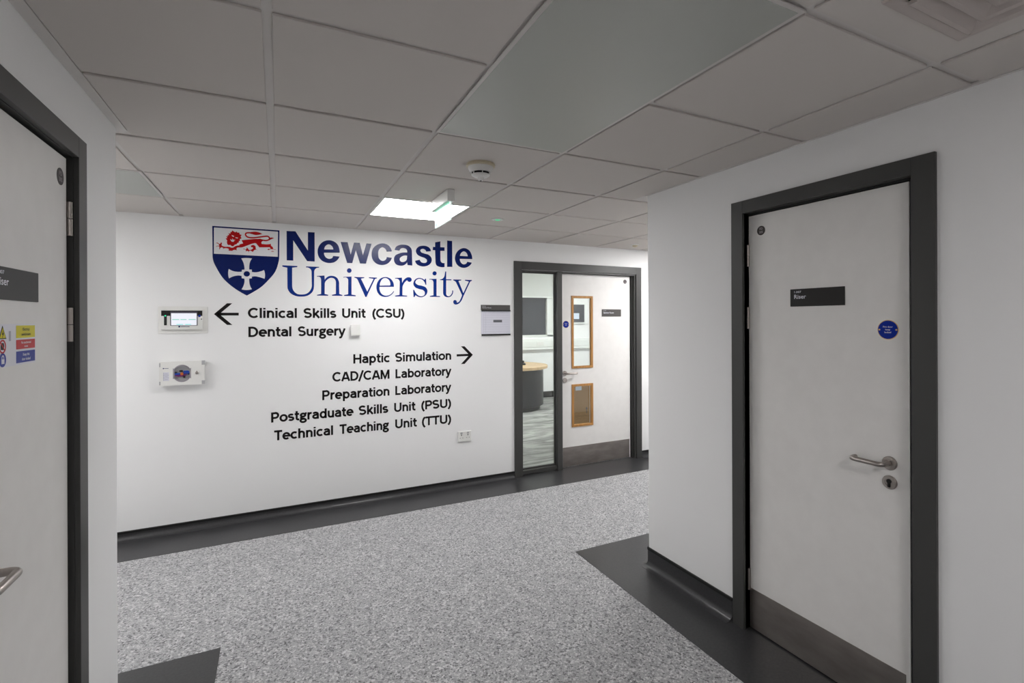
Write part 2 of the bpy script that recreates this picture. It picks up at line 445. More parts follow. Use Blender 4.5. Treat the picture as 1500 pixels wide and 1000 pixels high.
# outlines of the crest and of the two large words: wall coordinates in tenths of a millimetre
SHAPES={
 'nN':[["647,22390 1283,22417 2183,20939 2188,22424 2688,22435 2680,20076 2128,20080 1123,21680 1118,20074 650,20072"],],
 'ne':[["4580,20900 4580,20964 4578,21027 4572,21090 4563,21152 4551,21214 4532,21294 4509,21373 4480,21449 4444,21521 4401,21588 4354,21643 4301,21692 4244,21737 4183,21775 4120,21807 4049,21835 3975,21855 3899,21868 3822,21873 3745,21871 3655,21860 3564,21839 3476,21808 3391,21767 3311,21717 3236,21657 3167,21588 3104,21511 3049,21429 3002,21342 2966,21257 2937,21168 2916,21077 2903,20985 2898,20893 2901,20811 2911,20730 2927,20650 2950,20573 2978,20499 3015,20425 3058,20355 3108,20290 3163,20231 3223,20178 3282,20137 3346,20101 3413,20072 3482,20048 3552,20030 3609,20020 3667,20014 3725,20012 3784,20013 3842,20017 3910,20025 3979,20036 4047,20052 4113,20075 4177,20105 4233,20140 4288,20180 4339,20226 4386,20275 4430,20329 4463,20376 4494,20425 4521,20476 4545,20529 4566,20584 4074,20602 4068,20571 4058,20539 4045,20510 4029,20481 4011,20455 3974,20419 3930,20391 3881,20372 3831,20359 3781,20354 3732,20356 3684,20365 3638,20382 3594,20404 3553,20431 3516,20463 3483,20500 3454,20542 3429,20586 3410,20633 3398,20671 3389,20710 3383,20750 3381,20791 3382,20832","3399,21100 3403,21159 3415,21219 3435,21277 3462,21332 3495,21382 3535,21428 3582,21469 3634,21503 3688,21526 3744,21536 3797,21531 3849,21514 3897,21486 3941,21452 3981,21413 4016,21367 4045,21316 4067,21260 4082,21201 4088,21141"],],
 'nw':[["4655,21793 5201,21812 5442,20790 5705,21809 6162,21816 6413,20774 6704,21805 7117,21809 6653,20096 6182,20087 5846,21178 5560,20090 5160,20084"],],
 'nc':[["8807,21249 8793,21325 8772,21400 8744,21472 8710,21540 8669,21604 8624,21661 8573,21714 8518,21761 8458,21802 8394,21836 8321,21863 8244,21881 8165,21891 8085,21894 8006,21890 7916,21878 7827,21858 7740,21828 7655,21791 7575,21746 7495,21691 7420,21628 7350,21558 7289,21481 7236,21399 7195,21311 7164,21218 7142,21122 7129,21025 7123,20929 7124,20829 7133,20728 7151,20630 7179,20536 7219,20447 7265,20372 7320,20302 7382,20239 7450,20184 7523,20136 7607,20097 7695,20069 7787,20050 7882,20041 7976,20041 8060,20048 8145,20063 8229,20085 8310,20115 8387,20154 8450,20193 8510,20238 8566,20289 8618,20343 8665,20402 8701,20457 8734,20516 8762,20576 8786,20638 8804,20702 8367,20740 8363,20689 8352,20637 8332,20587 8306,20541 8274,20500 8232,20463 8184,20433 8131,20411 8077,20398 8023,20394 7962,20403 7905,20425 7851,20458 7803,20499 7760,20544 7715,20614 7687,20694 7671,20781 7664,20871 7662,20959 7663,21045 7670,21133 7684,21219 7711,21301 7754,21375 7795,21424 7841,21471 7892,21510 7946,21539 8004,21553 8060,21551 8114,21535 8166,21509 8213,21476 8255,21438 8289,21398 8318,21353 8341,21304 8358,21253 8369,21200"],],
 'na':[["9039,21390 9052,21454 9074,21516 9103,21576 9138,21632 9180,21683 9228,21726 9282,21763 9340,21793 9401,21820 9461,21843 9535,21866 9610,21883 9686,21893 9762,21899 9838,21900 9917,21898 9995,21893 10072,21881 10147,21862 10218,21834 10280,21799 10339,21757 10393,21709 10441,21656 10480,21596 10509,21526 10527,21451 10535,21373 10539,21294 10541,21215 10547,20995 10552,20774 10558,20553 10564,20332 10570,20112 10154,20131 10117,20378 10081,20318 10039,20263 9990,20211 9936,20166 9879,20128 9808,20094 9733,20071 9656,20058 9578,20052 9501,20054 9420,20062 9339,20078 9261,20104 9190,20140 9127,20188 9076,20249 9035,20320 9005,20397 8987,20478 8980,20560 8984,20630 8996,20700 9017,20770 9046,20836 9084,20896 9136,20953 9199,20999 9268,21037 9340,21071 9412,21104 9547,21158 9688,21198 9832,21223 9977,21234 10120,21230 10129,21286 10127,21344 10115,21400 10094,21453 10064,21499 10025,21536 9978,21565 9925,21585 9869,21598 9814,21603 9765,21603 9715,21597 9666,21586 9620,21567 9578,21541 9544,21511 9515,21476 9491,21437 9472,21396 9459,21353","10119,20952 10034,20965 9945,20964 9857,20950 9772,20922 9693,20881 9634,20843 9576,20800 9525,20750 9487,20694 9471,20632 9473,20582 9486,20533 9508,20487 9537,20447 9573,20414 9627,20387 9688,20376 9754,20379 9819,20392 9880,20414 9934,20445 9985,20484 10030,20531 10067,20584 10094,20640"],],
 'ns':[["12236,21470 12227,21533 12210,21595 12185,21653 12152,21707 12113,21756 12064,21798 12007,21832 11946,21859 11882,21881 11817,21898 11750,21912 11681,21919 11612,21921 11543,21918 11473,21911 11391,21897 11308,21877 11227,21850 11151,21814 11083,21765 11027,21711 10976,21650 10934,21583 10904,21513 10888,21440 10889,21374 10902,21309 10926,21246 10957,21187 10993,21132 11046,21078 11109,21033 11178,20997 11251,20964 11323,20933 11400,20906 11482,20887 11564,20869 11643,20845 11714,20808 11753,20781 11794,20753 11830,20723 11859,20687 11876,20646 11880,20614 11880,20582 11875,20549 11865,20518 11851,20489 11817,20451 11772,20424 11721,20407 11667,20396 11614,20390 11563,20389 11511,20395 11461,20407 11413,20426 11370,20451 11330,20483 11294,20522 11264,20565 11241,20612 11225,20661 10812,20544 10825,20488 10843,20433 10867,20380 10897,20330 10932,20285 10980,20238 11035,20199 11095,20166 11158,20138 11222,20115 11307,20092 11394,20078 11483,20072 11573,20075 11662,20086 11745,20102 11828,20125 11909,20155 11986,20193 12057,20240 12113,20286 12165,20338 12212,20394 12252,20455 12281,20519 12300,20587 12310,20657 12310,20727 12301,20796 12283,20862 12254,20923 12215,20980 12168,21031 12116,21077 12061,21118 11980,21159 11892,21184 11800,21200 11707,21216 11618,21240 11560,21256 11501,21270 11443,21286 11391,21309 11349,21346 11328,21372 11309,21401 11294,21432 11286,21464 11286,21497 11304,21538 11336,21572 11379,21600 11426,21621 11472,21634 11525,21639 11577,21633 11628,21616 11675,21592 11717,21561 11744,21536 11767,21507 11787,21475 11803,21442 11815,21407"],],
 'nt':[["12623,22292 13106,22408 13104,21890 13495,21890 13493,21568 13103,21555 13104,21395 13105,21236 13107,21076 13108,20916 13109,20757 13113,20703 13125,20649 13144,20598 13173,20552 13210,20515 13258,20487 13313,20469 13373,20461 13432,20464 13489,20479 13487,20108 13412,20093 13335,20083 13258,20080 13182,20083 13107,20091 13030,20104 12953,20120 12879,20144 12812,20177 12755,20223 12710,20284 12680,20353 12661,20429 12650,20508 12646,20586 12641,20784 12635,20982 12630,21180 12625,21378 12620,21576 12400,21578 12421,21873 12621,21870"],],
 'nl':[["13737,22525 14205,22522 14221,20155 13727,20133"],],
 'nf':[["16141,20961 16140,21043 16134,21125 16121,21207 16103,21286 16078,21364 16042,21457 15999,21548 15947,21634 15886,21713 15813,21780 15734,21833 15648,21877 15556,21911 15460,21933 15362,21940 15256,21930 15151,21903 15049,21862 14952,21809 14862,21749 14781,21679 14709,21601 14646,21515 14592,21424 14547,21330 14518,21251 14495,21171 14479,21089 14469,21007 14468,20926 14474,20832 14490,20740 14516,20649 14551,20563 14596,20482 14645,20413 14701,20349 14764,20290 14833,20239 14908,20195 14995,20158 15088,20132 15185,20115 15283,20110 15381,20115 15471,20132 15560,20158 15646,20193 15729,20236 15807,20286 15879,20343 15945,20406 16005,20476 16058,20551 16102,20629 15649,20693 15634,20649 15613,20606 15585,20566 15552,20530 15515,20500 15472,20475 15425,20456 15376,20443 15326,20437 15277,20438 15213,20454 15154,20484 15101,20526 15054,20575 15015,20627 14984,20681 14960,20739 14944,20800 14936,20862 14937,20925","14954,21202 14962,21269 14982,21335 15011,21399 15050,21459 15097,21511 15138,21547 15183,21581 15231,21608 15282,21627 15335,21636 15389,21630 15440,21611 15489,21584 15533,21550 15572,21513 15616,21461 15650,21402 15675,21337 15690,21269 15693,21201"],],
 'uU':[["340,19669 1411,19662 1410,19575 1037,19506 1036,19237 1035,18968 1034,18700 1033,18431 1032,18162 1034,18073 1041,17983 1054,17895 1077,17810 1109,17730 1148,17663 1193,17600 1244,17543 1301,17494 1363,17453 1430,17424 1500,17406 1572,17397 1646,17394 1719,17395 1801,17400 1884,17411 1965,17430 2044,17459 2118,17499 2182,17546 2240,17601 2294,17664 2341,17731 2380,17804 2409,17870 2432,17940 2449,18012 2460,18085 2462,18158 2459,18378 2456,18598 2453,18819 2449,19039 2446,19259 2440,19307 2426,19354 2404,19398 2377,19439 2346,19475 2296,19517 2238,19549 2175,19569 2110,19577 2046,19572 2046,19659 3008,19667 3008,19592 2949,19593 2888,19581 2830,19558 2776,19525 2730,19482 2700,19442 2675,19396 2657,19347 2645,19296 2640,19245 2637,19019 2634,18794 2630,18569 2627,18344 2624,18118 2620,18032 2612,17945 2596,17860 2573,17776 2541,17697 2496,17616 2441,17542 2379,17474 2310,17414 2238,17361 2142,17309 2039,17273 1933,17250 1825,17237 1718,17229 1614,17226 1509,17229 1405,17241 1303,17264 1206,17298 1122,17337 1041,17383 964,17437 895,17500 835,17572 790,17645 751,17723 720,17806 700,17892 693,17980 692,18282 691,18584 689,18886 688,19189 687,19491 340,19562"],],
 'un':[["2850,18921 3403,18977 3431,18630 3466,18694 3509,18754 3559,18809 3613,18857 3672,18897 3734,18928 3800,18951 3868,18966 3937,18972 4005,18971 4077,18963 4149,18945 4218,18919 4282,18884 4340,18840 4392,18782 4434,18715 4468,18642 4495,18564 4516,18485 4525,18423 4529,18361 4529,18297 4528,18233 4527,18170 4529,18035 4531,17900 4533,17764 4535,17629 4537,17494 4779,17408 4778,17345 3978,17340 3978,17416 4272,17489 4273,17678 4273,17866 4274,18055 4275,18244 4275,18433 4272,18496 4260,18560 4239,18621 4210,18675 4172,18722 4129,18754 4081,18778 4028,18794 3975,18802 3921,18803 3858,18793 3796,18772 3737,18740 3681,18702 3630,18659 3572,18603 3518,18540 3473,18470 3442,18396 3430,18318 3428,18149 3425,17980 3423,17811 3421,17641 3419,17472 3687,17410 3687,17334 2844,17328 2845,17394 3151,17467 3152,17689 3153,17911 3154,18133 3155,18355 3155,18577 3154,18629 3148,18683 3136,18734 3116,18781 3087,18819 3046,18847 2999,18866 2948,18873 2897,18870 2850,18855"],],
 'ui':[["4869,18912 5499,18962 5494,17467 5823,17405 5822,17327 4906,17343 4906,17411 5227,17485 5228,17726 5229,17966 5230,18207 5231,18448 5232,18689 5227,18722 5214,18754 5195,18783 5171,18809 5146,18831 5098,18860 5041,18876 4980,18879 4922,18869 4869,18844"],["5506,19463 5496,19402 5470,19346 5429,19301 5377,19272 5320,19260 5263,19267 5211,19293 5171,19335 5145,19388 5136,19448 5145,19509 5172,19564 5212,19609 5264,19639 5321,19651 5378,19644 5430,19618 5471,19577 5497,19523"],],
 'uv':[["5729,18945 6516,18940 6516,18880 6251,18811 6754,17734 7271,18827 6892,18884 6892,18953 7550,18948 7550,18883 7383,18817 6686,17285 6598,17283 6475,17569 6353,17853 6231,18137 6110,18420 5989,18702 5973,18732 5954,18760 5932,18785 5907,18807 5880,18826 5852,18841 5823,18853 5792,18861 5760,18866 5728,18867"],],
 'ue':[["8966,18198 8971,18277 8967,18356 8956,18434 8938,18511 8912,18584 8876,18659 8832,18731 8781,18797 8723,18856 8659,18906 8580,18951 8495,18985 8405,19008 8314,19019 8223,19018 8135,19006 8048,18983 7965,18950 7885,18906 7812,18854 7746,18792 7689,18720 7639,18642 7597,18559 7562,18473 7539,18401 7521,18327 7509,18251 7503,18175 7502,18099 7508,18013 7520,17926 7540,17842 7568,17760 7604,17683 7643,17618 7687,17557 7737,17501 7792,17451 7852,17408 7927,17369 8007,17340 8091,17321 8176,17312 8262,17312 8338,17319 8414,17334 8488,17357 8561,17386 8630,17422 8715,17478 8794,17546 8865,17622 8927,17706 8978,17797 8932,17843 8890,17762 8837,17686 8775,17617 8705,17556 8630,17506 8570,17475 8506,17450 8441,17431 8374,17419 8308,17416 8240,17420 8173,17433 8107,17453 8045,17481 7989,17518 7941,17560 7900,17609 7865,17663 7834,17721 7808,17780 7783,17854 7767,17931 7758,18009 7757,18088 7764,18167","7787,18270 7788,18342 7795,18414 7809,18485 7830,18555 7857,18622 7881,18673 7908,18724 7940,18771 7975,18815 8017,18852 8058,18880 8102,18904 8149,18922 8197,18935 8245,18939 8300,18934 8354,18918 8405,18895 8453,18865 8497,18830 8536,18792 8570,18749 8600,18702 8624,18652 8644,18599 8658,18543 8667,18485 8669,18425 8666,18366 8656,18308"],],
 'ur':[["9076,18968 9652,19020 9683,18536 9708,18617 9743,18695 9787,18770 9838,18839 9897,18900 9952,18947 10010,18991 10073,19028 10139,19055 10207,19068 10258,19071 10310,19069 10361,19060 10407,19043 10446,19014 10468,18987 10487,18955 10500,18920 10507,18884 10507,18848 10498,18806 10479,18765 10452,18728 10419,18698 10382,18676 10347,18667 10310,18665 10273,18669 10238,18680 10205,18695 10180,18712 10158,18733 10138,18757 10123,18783 10111,18812 10050,18766 9993,18716 9941,18661 9892,18602 9849,18541 9805,18469 9767,18394 9735,18316 9714,18237 9705,18156 9703,18022 9701,17889 9698,17755 9696,17622 9693,17489 10105,17448 10105,17386 9070,17368 9070,17439 9444,17508 9450,17731 9455,17954 9461,18178 9467,18401 9472,18625 9467,18678 9452,18730 9427,18779 9395,18823 9356,18858 9306,18887 9251,18906 9191,18914 9132,18911 9076,18897"],],
 'us':[["11781,18999 11813,18465 11729,18462 11714,18530 11691,18596 11662,18660 11625,18719 11583,18774 11546,18814 11505,18852 11461,18886 11414,18915 11364,18937 11317,18950 11268,18959 11219,18963 11169,18961 11120,18953 11071,18938 11023,18918 10978,18893 10937,18862 10902,18825 10877,18790 10854,18752 10838,18712 10828,18671 10829,18630 10842,18589 10867,18553 10900,18521 10937,18492 10973,18465 11050,18424 11137,18402 11229,18389 11321,18377 11410,18357 11482,18336 11556,18316 11627,18293 11694,18263 11753,18220 11795,18176 11831,18126 11862,18072 11885,18015 11900,17956 11905,17897 11901,17836 11890,17777 11873,17718 11849,17663 11814,17602 11769,17546 11718,17496 11662,17452 11602,17415 11547,17388 11489,17367 11430,17351 11369,17341 11309,17337 11243,17339 11178,17348 11113,17364 11052,17386 10993,17414 10962,17432 10931,17452 10902,17474 10875,17497 10848,17522 10727,17327 10669,17350 10633,17975 10730,17967 10750,17908 10775,17851 10804,17795 10837,17742 10873,17691 10914,17641 10959,17593 11006,17549 11058,17511 11115,17479 11160,17458 11208,17441 11257,17428 11307,17421 11358,17420 11417,17427 11478,17441 11535,17463 11586,17495 11627,17537 11651,17576 11668,17619 11678,17665 11681,17711 11677,17756 11665,17800 11645,17841 11619,17880 11588,17915 11555,17948 11489,17990 11412,18014 11329,18028 11245,18040 11165,18060 11095,18082 11023,18102 10952,18126 10886,18155 10827,18196 10781,18239 10740,18288 10704,18340 10677,18397 10659,18456 10653,18515 10656,18574 10667,18634 10685,18691 10709,18747 10743,18805 10786,18860 10836,18909 10892,18951 10951,18986 11001,19007 11054,19024 11108,19035 11163,19041 11218,19043 11279,19039 11339,19029 11398,19012 11455,18991 11511,18966 11536,18952 11561,18937 11586,18922 11610,18905 11633,18887 11717,18997"],],
 'uj':[["12092,18985 12740,19016 12733,17484 13055,17465 13055,17391 12135,17390 12135,17468 12453,17528 12454,17753 12455,17978 12456,18204 12457,18429 12458,18654 12456,18698 12448,18742 12435,18785 12415,18824 12389,18858 12341,18895 12281,18920 12217,18931 12152,18929 12091,18912"],["12752,19508 12742,19450 12715,19397 12673,19354 12619,19326 12561,19314 12502,19321 12449,19346 12407,19386 12381,19436 12372,19494 12381,19551 12408,19604 12450,19647 12503,19676 12562,19687 12621,19680 12674,19656 12716,19616 12743,19565"],],
 'ut':[["13552,19717 13639,19701 13636,19002 14123,19013 14123,18928 13635,18912 13634,18670 13633,18427 13632,18184 13631,17941 13630,17698 13635,17653 13647,17608 13668,17566 13696,17530 13732,17502 13764,17487 13800,17477 13837,17474 13875,17475 13911,17480 13962,17499 14008,17529 14049,17568 14085,17613 14118,17658 14154,17722 14180,17791 14197,17864 14202,17937 14197,18008 14284,18000 14288,17931 14284,17861 14271,17792 14250,17724 14221,17660 14190,17606 14154,17555 14112,17508 14066,17466 14014,17432 13961,17408 13905,17391 13847,17380 13789,17376 13731,17378 13670,17387 13609,17403 13551,17427 13497,17458 13451,17497 13411,17546 13380,17602 13357,17664 13344,17727 13340,17791 13343,18014 13346,18236 13349,18458 13352,18681 13355,18903 13051,18918 13077,18978 13131,18985 13184,18998 13236,19018 13286,19044 13330,19076 13374,19117 13413,19164 13444,19216 13468,19271 13484,19328"],],
 'uy':[["14304,19009 15060,19023 15060,18943 14798,18890 15266,17781 15801,18865 15429,18935 15429,19020 16095,19017 16095,18940 15934,18869 15799,18595 15665,18321 15531,18048 15398,17776 15265,17504 15220,17405 15180,17305 15137,17206 15087,17111 15026,17022 14976,16963 14924,16904 14867,16850 14805,16803 14737,16768 14686,16749 14634,16734 14580,16723 14527,16721 14476,16730 14435,16746 14397,16768 14362,16795 14333,16827 14311,16863 14300,16892 14292,16922 14288,16953 14289,16983 14296,17013 14311,17047 14332,17079 14359,17106 14391,17128 14426,17139 14463,17141 14500,17132 14536,17116 14567,17094 14592,17067 14609,17035 14620,17000 14623,16963 14619,16926 14607,16892 14645,16896 14683,16903 14720,16914 14755,16927 14790,16944 14848,16988 14895,17046 14933,17112 14967,17181 15000,17248 15034,17316 15064,17386 15091,17457 15114,17529 15133,17602 15024,17826 14915,18050 14806,18273 14697,18496 14588,18718 14573,18746 14554,18772 14533,18796 14510,18819 14485,18840 14453,18862 14418,18882 14381,18898 14343,18910 14304,18919"],],
 'shield':[["-4320,22391 148,22397 143,21967 137,21538 132,21108 127,20679 121,20249 117,20158 105,20067 89,19976 71,19885 51,19796 21,19666 -13,19537 -53,19411 -98,19286 -150,19166 -226,19023 -313,18888 -408,18759 -507,18633 -606,18509 -706,18385 -807,18262 -912,18143 -1020,18029 -1132,17921 -1232,17835 -1334,17755 -1439,17678 -1545,17603 -1651,17530 -1739,17469 -1828,17410 -1917,17352 -2007,17295 -2097,17240 -2177,17285 -2256,17332 -2334,17380 -2411,17428 -2487,17478 -2613,17563 -2737,17650 -2859,17740 -2978,17834 -3094,17932 -3215,18043 -3333,18157 -3446,18276 -3555,18401 -3656,18533 -3752,18675 -3840,18825 -3921,18978 -3998,19136 -4072,19295 -4111,19381 -4151,19467 -4189,19554 -4222,19643 -4250,19735 -4269,19814 -4286,19894 -4299,19975 -4308,20057 -4311,20140 -4313,20590 -4315,21040 -4317,21490 -4319,21940"],],
 'chief':[["-4217,22285 45,22290 26,20322 -4224,20328"],],
 'cross':[["-2461,20064 -2392,20079 -2324,20091 -2255,20100 -2186,20107 -2117,20111 -2041,20113 -1966,20112 -1891,20107 -1816,20100 -1741,20089 -1775,20037 -1807,19983 -1835,19927 -1860,19869 -1881,19809 -1897,19752 -1909,19693 -1917,19633 -1924,19573 -1929,19514 -1933,19459 -1935,19405 -1935,19350 -1933,19296 -1930,19241 -1755,19236 -1755,19060 -1712,19051 -1668,19045 -1624,19040 -1579,19038 -1535,19039 -1475,19044 -1416,19053 -1357,19067 -1298,19083 -1239,19101 -1176,19123 -1114,19148 -1053,19176 -993,19207 -933,19241 -913,19180 -896,19118 -883,19054 -873,18990 -867,18925 -865,18853 -866,18780 -873,18707 -883,18635 -898,18564 -966,18591 -1034,18616 -1102,18639 -1171,18660 -1241,18679 -1296,18693 -1351,18707 -1406,18719 -1462,18728 -1518,18732 -1566,18732 -1614,18729 -1662,18723 -1709,18714 -1757,18703 -1757,18564 -1933,18550 -1936,18500 -1938,18449 -1938,18399 -1937,18349 -1934,18299 -1928,18235 -1919,18171 -1908,18108 -1894,18046 -1876,17986 -1857,17933 -1834,17882 -1810,17832 -1782,17783 -1753,17737 -1819,17715 -1885,17696 -1953,17682 -2021,17672 -2089,17667 -2161,17665 -2232,17669 -2304,17677 -2374,17690 -2443,17708 -2413,17763 -2384,17819 -2358,17876 -2334,17935 -2312,17995 -2296,18048 -2280,18102 -2267,18157 -2257,18212 -2250,18268 -2247,18321 -2246,18374 -2248,18426 -2253,18479 -2260,18531 -2430,18554 -2440,18733 -2484,18742 -2528,18749 -2573,18753 -2618,18755 -2663,18754 -2721,18749 -2779,18739 -2836,18726 -2893,18709 -2949,18690 -3015,18663 -3079,18631 -3142,18596 -3203,18557 -3262,18513 -3281,18583 -3296,18655 -3307,18727 -3314,18801 -3317,18874 -3316,18945 -3311,19016 -3302,19087 -3290,19157 -3274,19226 -3226,19191 -3177,19159 -3125,19131 -3073,19106 -3019,19084 -2963,19067 -2907,19054 -2849,19044 -2792,19038 -2733,19033 -2673,19031 -2611,19033 -2550,19037 -2489,19044 -2428,19054 -2417,19200 -2247,19216 -2246,19277 -2247,19338 -2250,19399 -2256,19459 -2264,19519 -2274,19579 -2286,19637 -2300,19695 -2316,19752 -2335,19808 -2356,19862 -2379,19915 -2404,19966 -2431,20016"],],
 'boss':[["-1884,18908 -1895,18843 -1925,18783 -1972,18735 -2031,18703 -2096,18691 -2161,18699 -2220,18726 -2266,18771 -2296,18828 -2306,18892 -2295,18957 -2265,19016 -2219,19064 -2160,19096 -2095,19109 -2029,19101 -1971,19074 -1924,19029 -1894,18972"],],
